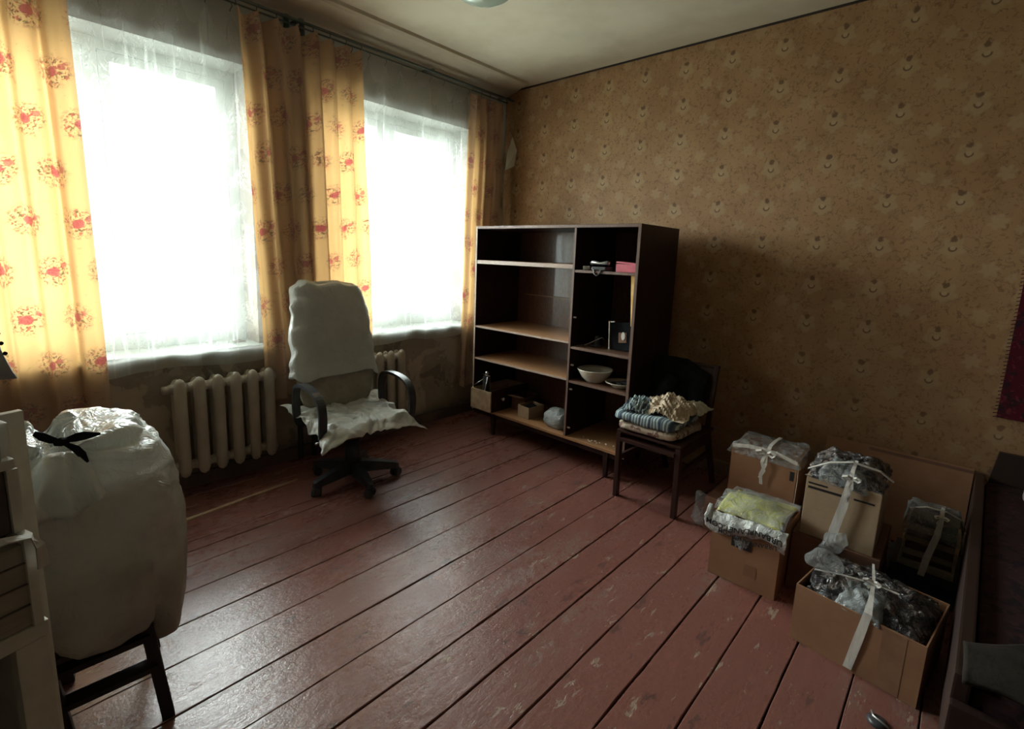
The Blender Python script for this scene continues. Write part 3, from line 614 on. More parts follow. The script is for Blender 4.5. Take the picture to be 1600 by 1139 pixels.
def bundle(name, label, cat, loc, rx, ry, rz, mat, seed, amp=.03, nu=40, nvv=24, flat=.2, sc_=9, root=None, pname='film', pw=.7):
    r = root or thing(name, label, cat, loc)
    def fn(u, v):
        th = 2*PI*u; ph = PI*v-PI/2; c = math.cos(ph); s = math.sin(ph)
        sg = lambda a, p: math.copysign(abs(a)**p, a)
        p = Vector((rx*sg(math.cos(th), pw)*sg(c, pw), ry*sg(math.sin(th), pw)*sg(c, pw), rz*sg(s, pw)))
        d = nv3(p, sc_, seed)*amp+nv3(p, sc_*2.4, seed+9)*amp*.5
        p = p+d; p.z = max(p.z, -rz*.98)+rz*.98; return p
    MB().grid(fn, nu, nvv, closeu=True).build(pname, mat, r, smooth=True)
    return r
b = bundle('wrapped_bundle', 'bundle wrapped in pale blue-white plastic at the divider, bottom shelf', 'bundle', (2.96, 2.185, .2065), .07, .10, .07, GREYP, 3, .02)

# ================================================================== dark dining chair with linen
dc = thing('dining_chair', 'dark-stained wooden chair right of the bookcase, piled with linen', 'chair', (2.92, 1.29, 0))
def L(x, y, z): return (x-2.92, y-1.29, z)
for y in (1.485, 1.095): MB().bar(L(2.69, y, 0), L(2.685, y, .43), .03, .036, .004).build('leg', CHAIRW, dc)
for y in (1.455, 1.115):
    MB().hexa([L(x, y+dy, z) for x, dy, z in ((3.335, -.015, 0), (3.365, -.015, 0), (3.365, .015, 0), (3.335, .015, 0), (3.13, -.016, .43), (3.165, -.016, .43), (3.165, .016, .43), (3.13, .016, .43))]).build('leg', CHAIRW, dc)
    MB().bar(L(3.147, y, .43), L(3.215, y+(.0), .845), .028, .03, .003).build('back_post', CHAIRW, dc)
MB().box(*[q for q in (2.672-2.92, 3.17-2.92, 1.08-1.29, 1.50-1.29, .432, .448)], bev=.005).build('seat', CHAIRW, dc)
MB().bar(L(2.688, 1.112, .392), L(2.688, 1.468, .392), .07, .02).build('apron', CHAIRW, dc)
for y in (1.485, 1.095): MB().bar(L(2.70, y, .395), L(3.14, y, .395), .02, .06).build('apron', CHAIRW, dc)
for y in (1.485, 1.095): MB().bar(L(2.70, y, .26), L(3.235, y-(.03 if y > 1.3 else -.02), .26), .018, .035).build('stretcher', CHAIRW, dc)
MB().hexa([L(3.168, 1.13, .56), L(3.18, 1.13, .56), L(3.18, 1.44, .56), L(3.168, 1.44, .56), L(3.213, 1.13, .84), L(3.225, 1.13, .84), L(3.225, 1.44, .84), L(3.213, 1.44, .84)]).build('back_panel', CHAIRW, dc)
MB().bar(L(3.216, 1.10, .835), L(3.216, 1.47, .835), .03, .022, .003).build('top_rail', CHAIRW, dc)
def pad(name, label, cat, x0, x1, y0, y1, z0, z1, mat, seed, amp=.012, sc_=9, top=0, pw=.28, nu=56, nvv=22, rz=0):
    r = thing(name, label, cat, ((x0+x1)/2, (y0+y1)/2, z0), rz)
    rx, ry, rz_ = (x1-x0)/2, (y1-y0)/2, (z1-z0)/2
    def fn(u, v):
        th = 2*PI*u; ph = PI*v-PI/2; c = math.cos(ph); s = math.sin(ph); sg = lambda a, p: math.copysign(abs(a)**p, a)
        p = Vector((rx*sg(math.cos(th), pw)*sg(c, pw*.8), ry*sg(math.sin(th), pw)*sg(c, pw*.8), rz_*sg(s, .6)))
        d = nv3(p, sc_, seed)*amp+nv3(p, sc_*2.6, seed+4)*amp*.5
        if p.z > 0: d.z += top*(nz(p, 7, seed))
        p += d; p.z = max(p.z, -rz_)+rz_; return p
    MB().grid(fn, nu, nvv, closeu=True).build('cloth_body', mat, r, smooth=True)
    return r
pad('seat_cushion', 'brown floral cushion lying on the dark chair under the blanket', 'cushion', 2.665, 3.09, 1.115, 1.515, .449, .505, FLORAL, 2, .014)
pad('folded_blanket', 'blue-grey striped folded blanket on the dark chair', 'blanket', 2.66, 3.06, 1.13, 1.535, .506, .575, STRIPE, 6, .016, top=.02)
def drape(name, label, cat, loc, rx, ry, h, mat, seed, fold=.03, nu=84, nvv=84, th=.002, k=14):
    r = thing(name, label, cat, loc)
    def fn(u, v):
        x = (u-.5)*2; y = (v-.5)*2; d = min(1, math.sqrt(x*x+y*y)/1.15)
        z = h*(1-d**2.2)
        ridge = abs(math.sin(k*(x*.6+y*.8)*.5+3*nz((x, y, seed), 1.3)))
        z += (fold*ridge*.8+fold*.7*nz((x*3, y*3, seed)))*(1-d**3)+.009*math.sin(34*(x*.9-y*.5)+6*nz((x*2, y*2, seed+3)))*(1-d*.5)+.005*math.sin(60*(y+.4*x)+5*nz((x*3, y*3, seed+6))); z = max(z, 0.004)
        e = 1+.10*nz((x*2, y*2, seed+8))
        return (rx*x*e, ry*y*e, z)
    MB().grid(fn, nu, nvv, lambda u, v: (u*rx*2, v*ry*2)).build('cloth_body', mat, r, smooth=True, mods=[SOL(th)])
    return r
drape('linen_cloth', 'crumpled tan linen cloth heaped on the striped blanket', 'cloth', (2.86, 1.25, .572), .145, .15, .075, TAN, 11, .045, k=11)
drape('lace_doily', 'crumpled greyish lace linen on top left of the striped blanket', 'cloth', (2.80, 1.41, .572), .11, .10, .045, STRIPE, 21, .035, k=16)
drape('pillowcase', 'pale tan folded pillowcase at the rear right of the dark chair', 'cloth', (3.02, 1.165, .578), .11, .085, .03, LACE, 31, .02, k=7)
jk = thing('dark_jacket', 'black jacket hung over the back of the dark chair', 'jacket', (3.14, 1.37, .5))
def fj(u, v):
    s = v; y = -.22+.36*u+.02*nz((u*4, v*3, 2)); top = .33
    if s < .8: x = .0+(s/.8)*.045-.035; z = .02+(top-.0)*(s/.8)
    else: t_ = (s-.8)/.2; x = .01+.10*t_; z = top+.03*math.sin(t_*PI)
    x -= .03*abs(math.sin(u*9+nz((u, v*3, 3))*2))*(1-s*.6); z -= .20*(max(0, .45-u))*s
    return (x, y, z)
MB().grid(fj, 40, 30).build('cloth_body', BLACKC, jk, smooth=True, mods=[SOL(.008)])
MB().tube([(-.05, -.02, .24), (-.10, .0, .18), (-.12, .03, .08), (-.10, .08, .04)], [.05, .05, .045, .035], 12).build('sleeve', BLACKC, jk, smooth=True)

# ================================================================== office chair
oc = thing('office_chair', 'black office armchair under white plastic dust sheets in front of the windows', 'office chair', (1.585, 2.80, 0), -.06)
MB().tube([(0, 0, .07), (0, 0, .30)], [.060, .042], 18).build('hub', BLACKP, oc, smooth=True)
MB().tube([(0, 0, .2), (0, 0, .37)], .026, 16).build('gas_lift', BLACKP, oc, smooth=True)
for a in (333, 45, 117, 189, 261):
    a = math.radians(a)+.06; d = Vector((math.cos(a), math.sin(a), 0)); s = Vector((-d.y, d.x, 0))
    p0, p1, p2 = d*.03, d*.17, d*.275
    def sec(p, w, z0, z1): return [p-s*w+Vector((0, 0, z0)), p+s*w+Vector((0, 0, z0)), p+s*w*.8+Vector((0, 0, z1)), p-s*w*.8+Vector((0, 0, z1))]
    vs = sec(p0, .036, .070, .145)+sec(p1, .030, .066, .124)+sec(p2, .023, .060, .100)+sec(p2+d*.018, .014, .062, .09)
    leg = MB().add(vs, [(i*4+q, i*4+(q+1) % 4, i*4+4+(q+1) % 4, i*4+4+q) for i in range(3) for q in range(4)]+[(3, 2, 1, 0), (12, 13, 14, 15)]).build('base_leg', BLACKP, oc)
    w_ = MB(); c = p2+Vector((0, 0, .030)); ra = a+.8; sd = Vector((-math.sin(ra), math.cos(ra), 0))
    w_.tube([c-sd*.028, c-sd*.008], .029, 16); w_.tube([c+sd*.008, c+sd*.028], .029, 16); w_.tube([c-sd*.010, c+sd*.010], .012, 8); w_.tube([p2+Vector((0, 0, .03)), p2+Vector((0, 0, .07))], .008, 8)
    w_.box(-.02, .022, -.02, .02, .044, .060, Matrix.Translation(Vector((p2.x, p2.y, 0))) @ Matrix.Rotation(ra, 4, 'Z'), bev=.004)
    w_.build('caster', BLACKP, leg)
MB().box(-.16, .16, -.12, .14, .36, .385, bev=.006).build('seat_plate', BLACKP, oc)
MB().box(-.25, .25, -.26, .21, .386, .45, bev=.02).build('seat', BLACKP, oc, smooth=False)
MB().tube([(.14, .0, .365), (.22, -.05, .36), (.27, -.06, .355)], .006, 8).build('height_lever', CHROME, oc, smooth=True)
MB().tube([(-.12, -.08, .365), (-.26, -.13, .37), (-.30, -.14, .368)], .006, 8).build('tilt_lever', CHROME, oc, smooth=True)
for sgn in (-1, 1):
    x = sgn*.295
    path = [(sgn*.255, .12, .40), (x, .14, .42), (x, .155, .55), (x, .14, .655), (x, .06, .685), (x, -.06, .688), (x, -.16, .672), (x, -.225, .63), (x, -.245, .56), (x, -.235, .47), (x*.98, -.215, .405), (sgn*.255, -.18, .395)]
    # smooth subdivision of the loop
    pts = [Vector(p) for p in path]
    for _ in range(2):
        q = [pts[0]]
        for a_, b_ in zip(pts[:-1], pts[1:]): q += [a_*.75+b_*.25, a_*.25+b_*.75]
        q.append(pts[-1]); pts = q
    MB().strip(pts, (1, 0, 0), .046, .009).build('armrest', BLACKP, oc, smooth=False)
# backrest cushion, leaning back
def backpt(u, v, off):
    z = .47+.765*v; w_ = .235+.035*math.sin(PI*min(1, v*1.15))-.015*v; lean = .165+.135*v-.035*math.sin(PI*v)
    th = 2*PI*u; sg = lambda a, p: math.copysign(abs(a)**p, a); k = (1-(2*v-1)**8)**.5*.25+.75 if 0 < v < 1 else .72
    return Vector(((w_+off)*k*sg(math.cos(th), .5), lean+(.045+off)*sg(math.sin(th), .6)+.04, z+off*(v*2-1)))
m = MB().grid(lambda u, v: backpt(u, v, 0), 40, 26, closeu=True); m.f += [tuple(range(40))[::-1], tuple(26*40+q for q in range(40))]
m.build('backrest', BEIGE, oc, smooth=True)
def cov(u, v):
    vv = .295+v*.735; p = backpt(u, min(vv, 1), .016)
    if vv > 1: p = Vector((p.x*(1-(vv-1)*4), (p.y-.34)*(1-(vv-1)*20)+.34, p.z+(vv-1)*.3))
    side = abs(p.x)/.25; n_ = nv3(p, 6, 2)*.022*(.25+side**3)+nv3(p, 17, 4)*.009*(.3+side)
    p += n_; low = max(0, 1-v*6); th = 2*PI*u
    p += Vector((math.cos(th)*.018*low, math.sin(th)*.012*low-.004, -.014*low*math.cos(3*th)))
    tp = max(0, (v-.86)/.14); p += Vector((-.035*tp*(p.x < 0)+.01*tp*(p.x > 0), -.006*tp, .012*tp*math.sin(p.x*40)+.02*tp))
    if p.x < -.15: p.x -= .022*(.5+nz((p.z*9, 0, 2)))*min(1, (-.15-p.x)*12); p.y -= .01
    return p
m = MB().grid(cov, 72, 54, closeu=True); m.f += [tuple(54*72+q for q in range(72))]
m.build('back_dust_cover', COVER, oc, smooth=True, label='thin white plastic cover over the backrest', mods=[SOL(.002)])
def scov(u, v):
    x = (u-.5)*2; y = (v-.5)*2
    ex, ey = .30, .285; px = x*ex; py = y*ey-.03; r = max(abs(x), abs(y)); over = max(0, r-.80)/.20
    z = .475+.018*nz((px*7, py*7, 1))+.012*abs(math.sin(px*30+8*nz((px*4, py*4, 3))))
    corner = max(0, abs(x)*abs(y)-.55)/.45
    if y < 0: z -= over*.055+corner*.05; 
    else: z -= over*.02
    if y > .7: z += .05*(abs(x))*(y-.7)/.3
    px += math.copysign(1, x)*corner*(.035 if x > 0 else .05); py += math.copysign(1, y)*corner*(.05 if y < 0 else .0)
    p = Vector((px, py, z)); q = nv3(p, 10, 6); p += q*.020+nv3(p, 24, 8)*.012
    return p
MB().grid(scov, 80, 76).build('seat_dust_cover', COVER, oc, smooth=True, label='thin wrinkled white plastic sheet over the seat', mods=[SOL(.002)])

# ================================================================== stool with the tied bag
st = thing('stool', 'black-stained wooden chair under the big tied plastic bag', 'chair', (.2, 1.88, 0))
def S(x, y, z): return (x-.2, y-1.88, z)
for x, y, dx in ((.075, 1.715, -.02), (.30, 1.70, .0), (.34, 2.06, .01), (.10, 2.09, 0)):
    MB().bar(S(x, y, 0), S(x-.035, y+.005, .345), .03, .034, .003).build('leg', BLACKW, st)
MB().box(.015-.2, .335-.2, 1.69-1.88, 2.11-1.88, .346, .364, bev=.004).build('seat', BLACKW, st)
MB().bar(S(.06, 1.712, .315), S(.268, 1.704, .315), .055, .018).build('apron', BLACKW, st)
MB().bar(S(.068, 1.712, .205), S(.282, 1.702, .205), .052, .016).build('stretcher', BLACKW, st)
MB().bar(S(.285, 1.71, .25), S(.315, 2.05, .25), .016, .035).build('stretcher', BLACKW, st)
MB().bar(S(.085, 2.085, .25), S(.31, 2.065, .25), .035, .016).build('stretcher', BLACKW, st)
bg_ = thing('tied_plastic_bag', 'large frosted plastic bag tied with a black strip, standing on a dark wooden chair', 'bag', (.196, 1.85, .366))
def bagp(u, v):
    th = 2*PI*u; ph = PI*v-PI/2; c = math.cos(ph); s = math.sin(ph); sg = lambda a, p: math.copysign(abs(a)**p, a)
    wz = s
    rx = .196*(1-.05*max(0, s)**2) ; ry = .215
    p = Vector((rx*sg(math.cos(th), .62)*sg(c, .42), ry*sg(math.sin(th), .62)*sg(c, .42), .31*sg(s, .85)+.31))
    # two lobes at the top with a cleft that runs to the knot
    if s > 0: 
        cl = math.exp(-((p.x+.075)/.03)**2); p.z -= cl*.07*s; p.z += .02*s*math.exp(-((p.x+.14)/.05)**2); p.x += .012*math.sin(p.z*9)
    folds = math.sin(th*9+3*nz((p.x, p.y, p.z), 3))
    q5 = noise.noise(p*11+Vector((3, 1, 2))); q6 = noise.noise(p*19)
    p += nv3(p, 5, 1)*.028+nv3(p, 13, 4)*.010; p += Vector((math.cos(th), math.sin(th), .3))*(.009*max(0, 1-abs(q5)*5)+.004*max(0, 1-abs(q6)*5))*(.35+.65*abs(s))
    rad = Vector((math.cos(th), math.sin(th), 0)); kx = Vector((-.072, -.15, .585)); d = (p-kx).length
    g = math.exp(-(d/.22)**2); ang = math.atan2(p.z-kx.z, p.x-kx.x)
    d2 = (p-kx).length; g2 = math.exp(-(d2/.30)**2)*min(1, d2/.05); p += Vector((.1, -.8, .55))*g2*.017*(abs(math.sin(ang*5.5+2*nz(p, 4)))*2-1+.5*math.sin(ang*17))+(kx-p)*math.exp(-(d/.07)**2)*.6
    p.z = max(p.z, .0)
    if v < .45 and math.cos(th) > .3 and math.sin(th) < -.2:     # sagging front right corner
        w_ = (math.cos(th)-.3)*(-.2-math.sin(th))*3.2; p.z -= .19*min(1, w_)*min(1, (.45-v)/.2); p.y -= .02*w_; p.x += .012*w_
    elif math.sin(th) < -.3 and v < .42: p.z -= .05*min(1, (-.3-math.sin(th))*3)*min(1, (.42-v)/.15); p.y -= .02
    return p
MB().grid(bagp, 120, 90, closeu=True).build('bag_body', BAG, bg_, smooth=True)
# gathered tuft hanging below the knot
def tuft(u, v):
    a = (u-.5)*2.2; r = .02+.10*v; p = Vector((-.080+math.sin(a)*r*.9-.02*v, -.165-.085*v**.6-.012*math.sin(a*9)*v, .585-.15*v**1.3*math.cos(a*.7)+.02*math.sin(v*PI)))
    return p+nv3(p, 20, 3)*.006
MB().grid(tuft, 40, 20).build('gathered_neck', COVER, bg_, smooth=True, mods=[SOL(.002)])
K = Vector((-.076, -.185, .618))
m = MB()
m.strip([K+Vector(q) for q in ((0, 0, 0), (.03, -.014, .008), (.045, -.018, .010), (.078, -.014, .006))], (0, .3, 1), [.008, .022, .022, .006], .002)
m.strip([K+Vector(q) for q in ((0, 0, 0), (.025, -.016, -.02), (.036, -.022, -.038), (.046, -.022, -.062))], (1, 0, .5), [.008, .018, .018, .006], .002)
m.strip([K+Vector(q) for q in ((0, 0, 0), (-.018, -.01, .012), (-.035, -.012, .026), (-.048, -.008, .036))], (.6, 0, 1), [.008, .018, .02, .010], .002)
m.tube([K+Vector((-.012, -.004, 0)), K+Vector((0, -.01, .002)), K+Vector((.014, -.004, 0))], [.008, .012, .008], 8)
m.build('black_tie', BLACKC, bg_, label='black tie strip knotted at the neck')

# ================================================================== pale cupboard pile at the left edge
R18 = math.radians(18.5)
cp = thing('cupboard', 'pale whitewashed open cupboard at the left edge of the photograph', 'cupboard', (.034, 1.0, 0), R18)
# local: -x goes left along the front, +y goes away from the camera
MB().box(-.70, 0, 0, .30, .880, .905, bev=.002).build('top_board', CREAMW, cp)
MB().box(-.042, -.001, 0.002, .025, .0, .879, bev=.002).build('front_post', CREAMW, cp)
MB().box(-.014, -.001, .026, .30, .0, .879).build('side_panel', CREAMW, cp)
MB().box(-.70, -.686, .0, .30, .0, .879).build('side_panel', CREAMW, cp)
MB().box(-.685, -.015, .286, .30, .0, .879).build('back_panel', INSET, cp)
MB().box(-.685, -.043, .01, .28, .05, .07).build('bottom_board', INSET, cp)
c1_ = thing('flat_carton', 'grey-brown layered carton lying on the pale cupboard', 'box', (.034, 1.0, .906), R18)
MB().box(-.60, -.012, .004, .20, 0, .135, bev=.003).build('carton_body', CREAMP, c1_)
for z in (.035, .07, .105): MB().box(-.60, -.014, .001, .004, z, z+.002).build('fold_line', INSET, c1_)
MB().box(-.018, -.006, -.002, .205, .0, .150).build('edge_board', CREAMW, c1_, label='pale edge board')
c2_ = thing('cream_box', 'dark-fronted cream box stacked on the layered carton', 'box', (.028, 1.01, 1.057), R18)
MB().box(-.45, -.018, .012, .18, 0, .10, bev=.002).build('box_body', INSET, c2_)
MB().box(-.45, -.006, .006, .19, .101, .116, bev=.002).build('lid', CREAMW, c2_)
MB().box(-.017, -.004, .006, .19, 0, .10).build('side_board', CREAMW, c2_)
c3_ = thing('cream_box', 'flat cream box on top of the dark-fronted box, under grey cloth', 'box', (.026, 1.02, 1.174), R18)
MB().box(-.40, -.004, .01, .19, 0, .052, bev=.003).build('box_body', CREAMW, c3_)
pn = thing('panelled_door', 'tall cream cupboard door with brown inset, standing behind the pale cupboard', 'door panel', (.048, 1.350, 0), math.radians(18.5))
MB().box(-.034, .0, .0, .018, 0, 1.16, bev=.002).build('stile', CREAMW, pn); MB().box(-.50, -.466, .0, .018, 0, 1.16, bev=.002).build('stile', CREAMW, pn)
MB().box(-.466, -.034, .0, .018, 1.10, 1.16).build('rail', CREAMW, pn); MB().box(-.466, -.034, .0, .018, .50, .56).build('rail', CREAMW, pn); MB().box(-.466, -.034, .0, .018, 0, .08).build('rail', CREAMW, pn)
MB().box(-.466, -.034, .006, .012, .56, 1.10).build('inset_panel', INSET, pn); MB().box(-.466, -.034, .006, .012, .08, .50).build('inset_panel', INSET, pn)
sp = thing('cloth_strap', 'pale cloth strap curling over the layered carton edge', 'strap', (.034, 1.0, 1.057), R18)
MB().strip([(-.16, -.004, .003), (-.10, -.006, .004), (-.04, -.008, .006), (-.012, -.012, .0), (-.004, -.014, -.02), (-.003, -.014, -.055)], [(0, 1, .2)]*3+[(.5, 1, 0), (1, .6, 0), (1, .2, 0)], .016, .0012).build('strap_body', RIB, sp)
gm = thing('grey_garment', 'pale grey cloth garment with black beaded trim heaped at the far left', 'garment', (.0, .98, 1.302), R18)
def fg(u, v):   # hanging fold, hem flares out at its lower right corner
    x = -.30+(.30+.012+.022*v**3)*u+.004*math.sin(v*12); z = .20-.20*v; z += .05*(1-u)*0
    x -= .018*(1-v)**2; y = .02+.02*math.sin(u*14+v*3)+.012*nz((u*6, v*5, 2))-.01*v
    z += .03*(u-1)*v*.0+(.03*(u < .93)*0)
    return (x, y, z)
MB().grid(fg, 50, 24).build('cloth_body', GREYC, gm, smooth=True, mods=[SOL(.006)])
MB().grid(lambda u, v: Vector((-.30+.305*u+.003*math.sin(v*9), .012+.01*math.sin(u*11), .03-.15*v)), 20, 12).build('cloth_fold', GREYC, gm, smooth=True, mods=[SOL(.005)])
m = MB()
for k in range(13):
    t_ = k/12*.82; q = Vector(fg(1, t_)); m.lathe([(0, -.003), (.002, -.002), (.003, 0), (.002, .002), (0, .003)], q+Vector((.002, -.002, 0)), 8)
m.build('bead_trim', BLACKC, gm, smooth=True, kind='stuff')

# ================================================================== boxes on the right
def film_top(root, sx, sy, z, h, mat, seed, name='plastic_film', over=.02, drop=.05, nu=60, nvv=60, amp=.018):
    def fn(u, v):
        x = (u-.5)*2; y = (v-.5)*2; r = max(abs(x), abs(y)); px = (x+1)/2*(sx+2*over)-over; py = y*(sy/2+over)
        zz = z+h*(1-min(1, abs(x))**4)*(1-min(1, abs(y))**4)+.006
        e = max(0, r-.88)/.12; 
        zz -= e*drop
        p = Vector((px, py, zz)); q = nv3(p, 13, seed)*amp+nv3(p, 31, seed+3)*amp*.55; q.z = abs(q.z)*1.1 if e == 0 else q.z
        if e > 0: q *= .6
        return p+q
    return MB().grid(fn, nu, nvv).build(name, mat, root, smooth=True, mods=[SOL(.0015)])
def ribbon(root, pts, wd, w=.018, name='ribbon'):
    P = [Vector(p) for p in pts]
    return MB().strip(P, wd, w, .0012).build(name, RIB, root)
def bow(root, c, s=1, dirx=-1):
    m = MB(); c = Vector(c)
    for sg in (-1, 1):
        m.strip([c, c+Vector((dirx*.012, sg*.02*s, .014*s)), c+Vector((dirx*.016, sg*.042*s, .006*s)), c+Vector((dirx*.014, sg*.03*s, -.008*s)), c], (1, 0, .8), .012*s, .001)
    m.strip([c, c+Vector((dirx*.018, -.006, -.05*s)), c+Vector((dirx*.016, .012, -.10*s)), c+Vector((dirx*.010, .006, -.15*s))], (0, 1, 0), .014*s, .001)
    m.strip([c, c+Vector((dirx*.018, .012, -.04*s)), c+Vector((dirx*.018, -.002, -.08*s)), c+Vector((dirx*.014, .016, -.12*s))], (0, 1, 0), .014*s, .001)
    m.build('bow', RIB, root)
# A : front left carton with yellow print and shop bag
A = carton('carton', 'open brown carton with yellow printed paper and a white lettered shop bag', (2.325, .60, 0), .33, .30, .315, CARD, 0, tape=(-.065, -.01, .06, .12))
def yp(u, v):
    x = .01+.31*u; y = -.14+.28*v; return Vector((x, y, .325+.055*math.sin(PI*min(1, u*1.2))*(.6+.4*math.sin(PI*v))+.012*nz((x*12, y*12, 3))))
MB().grid(yp, 24, 24).build('yellow_paper', YEL, A, smooth=True, mods=[SOL(.003)])
film = MB().grid(lambda u, v: Vector((yp(u, v).x*1.08-.01, yp(u, v).y*1.12, yp(u, v).z+.010))+nv3(yp(u, v), 18, 4)*.010, 40, 40).build('clear_film', CLEARP, A, smooth=True, mods=[SOL(.001)])
def sb(u, v):
    y = .175-.35*u; z = .345-.085*v-.02*math.sin(u*7)*v-.015*(1-u)+.03*(u < .06)*(1-v); x = -.012-.022*math.sin(PI*v)-.012*v
    p = Vector((x, y, z)); return p+nv3(p, 22, 2)*.009+nv3(p, 50, 5)*.004
MB().grid(sb, 70, 18).build('shop_bag_rim', m_plastic('white_shop_bag_plastic', (.62, .64, .61), (.5, .5, .48), .2, None, 8, .2, .8, 18, .7), A, smooth=True, mods=[SOL(.0015)])
def lettering(txt, root, M, size, mat=INK, ext=.0008, name='lettering', bend=None):
    c = bpy.data.curves.new('lettering', 'FONT'); c.body = txt; c.size = size; c.extrude = ext; c.align_x = 'CENTER'; c.align_y = 'CENTER'; c.offset = size*.012
    o = bpy.data.objects.new('tmp', c); COL.objects.link(o); bpy.context.view_layer.update()
    me = bpy.data.meshes.new_from_object(o.evaluated_get(bpy.context.evaluated_depsgraph_get())); bpy.data.objects.remove(o)
    for v in me.vertices:
        p = Vector(v.co); 
        if bend: p = bend(p)
        v.co = M @ p
    me.materials.clear(); me.materials.append(mat); q = bpy.data.objects.new(name, me); COL.objects.link(q); q.parent = root
    return q
# upside down on the rim of the bag: text local x -> +y world, y -> -z
Mt = Matrix(((0, 0, -1, -.052), (1, 0, 0, 0), (0, -1, 0, .300), (0, 0, 0, 1)))
lettering('URBANPLANET.COM', A, Mt, .036, bend=lambda p: Vector((p.x*.98, p.y+.010*math.sin(p.x*20)+.06*p.x, p.z+.003*math.sin(p.x*37))))
Mt2 = Matrix(((0, 0, -1, -.050), (1, 0, 0, -.02), (0, -1, 0, .262), (0, 0, 0, 1)))
lettering('URBANPLANET.COM', A, Mt2, .030, bend=lambda p: Vector((p.x*.9, p.y+.008*math.sin(p.x*24+2)+.07*p.x, p.z+.003*math.sin(p.x*31))))
m = MB().box(-.0035, -.0015, -.035, .055, .185, .215, bev=.0008).box(-.0035, -.0015, .035, .055, .216, .25, bev=.0008).box(-.0035, -.0015, -.035, -.020, .216, .235, bev=.0008)
m.build('printed_mark', INK, A)
def fl_(u, v):
    y = .045-.09*u; z = .262-.07*v+.012*math.sin(u*9); p = Vector((-.03+.02*v, y*(1-.5*v)+.01, z)); return p+nv3(p, 30, 6)*.006
MB().grid(fl_, 16, 12).build('torn_flap', CLEARP, A, smooth=True, mods=[SOL(.001)])
# B0 / B : ribbon-tied carton behind A
B0 = thing('carton', 'low reddish carton on the floor behind the shop-bag carton', 'box', (2.70, .725, 0)); MB().box(0, .42, -.20, .20, 0, .20, bev=.003).build('carton_body', CARD3, B0)
MB().box(.0, .42, -.03, .03, .2, .2012).build('tape', TAPE, B0)
Bb = thing('carton', 'upright tan carton tied with white ribbon, nearest the dark chair', 'box', (2.80, .68, .2025)); MB().box(0, .28, -.165, .165, 0, .295, bev=.003).build('carton_body', CARD, Bb)
film_top(Bb, .28, .33, .295, .012, CLEARP, 2, drop=.035, amp=.015)
ribbon(Bb, [(-.006, .16, .30), (-.010, .08, .318), (-.010, 0, .322), (-.010, -.08, .315), (-.006, -.165, .290)], (0, .1, 1), .02)
ribbon(Bb, [(-.008, -.02, .315), (.08, -.01, .325), (.18, -.01, .325), (.285, -.01, .315)], (0, 1, 0))
bow(Bb, (-.014, -.015, .306), 1.15)
MB().box(-.001, 0, -.155, -.135, .19, .24).build('printed_mark', INK, Bb)
ribbon(Bb, [(.0, -.168, .29), (-.002, -.172, .2), (-.004, -.170, .06)], (1, .2, 0), .014)
o = bundle('crumpled_plastic', 'small crumple of clear plastic beside the low reddish carton', 'plastic scrap', (2.74, .965, 0), .05, .035, .085, CLEARP, 8, .035, 30, 18)
# C0 / C
C0 = thing('carton', 'dark brown carton on the floor carrying the film-topped carton', 'box', (2.50, .28, 0)); MB().box(0, .42, -.17, .165, 0, .275, bev=.003).build('carton_body', CARD3, C0)
Cc = thing('carton', 'pale printed carton with black film top and ribbon, stacked in the middle', 'box', (2.51, .285, .2765)); MB().box(0, .36, -.145, .135, 0, .285, bev=.003).build('carton_body', CARD2, Cc)
MB().box(-.0012, 0, -.02, .125, .225, .236).box(-.0012, 0, .05, .125, .247, .255).box(-.0012, 0, -.125, -.05, .228, .236).build('printed_mark', INK, Cc)
film_top(Cc, .36, .28, .285, .055, FILM, 5, drop=.012, over=.004, amp=.024)
film_top(Cc, .15, .14, .31, .035, CLEARP, 14, drop=.04, over=.02, amp=.02, name='clear_film', nu=30, nvv=30)
ribbon(Cc, [(-.03, .13, .325), (.02, .06, .36), (.06, -.02, .375), (.09, -.12, .355), (.1, -.17, .32)], (1, 0, .2), .014)
ribbon(Cc, [(.10, -.03, .372), (.02, -.03, .355), (-.030, -.03, .32), (-.034, -.02, .2), (-.034, -.0, .08), (-.03, .01, .0)], [(0, 1, 0)]*6, [.012, .014, .022, .034, .036, .03])
bow(Cc, (-.022, -.035, .33), .8)
bundle('crumpled_plastic', 'grey-blue crumple of plastic wedged in front of the middle carton', 'plastic scrap', (2.44, .27, .262), .035, .05, .055, CLEARP, 18, .035, 34, 20)
# E : big front carton
E_ang = math.radians(-8)
Ee = carton('carton', 'large brown carton with ribbon and clear crinkled plastic, nearest the camera', (2.105, .135, 0), .355, .415, .24, CARD, math.atan2(-.059, -.413)+PI/2, tape=(-.155, -.085, .002, .236))
Ee.rotation_euler = (0, 0, -.142)
MB().box(-.0012, 0, .03, .075, .002, .236).build('tape', TAPE, Ee)
film_top(Ee, .355, .415, .222, .05, FILM, 9, drop=.03, over=-.012, amp=.028)
film_top(Ee, .15, .14, .25, .03, CLEARP, 12, drop=.02, over=0, amp=.025, name='clear_film', nu=36, nvv=36); Ee.children[-1].location = (.02, .12, 0)
film_top(Ee, .20, .15, .245, .035, GREYP, 15, drop=.02, over=0, amp=.022, name='grey_film', nu=36, nvv=36); Ee.children[-1].location = (.02, -.12, 0)
ribbon(Ee, [(.28, .03, .31), (.15, -.005, .315), (.03, -.03, .305), (-.006, -.035, .262), (-.008, -.02, .15), (-.006, .0, .012)], [(0, 1, 0)]*6, [.008, .01, .016, .026, .03, .028])
ribbon(Ee, [(.06, .17, .30), (.09, .08, .312), (.11, 0, .318), (.13, -.09, .312)], (1, 0, 0), .010)
bow(Ee, (.12, -.01, .322), .7)
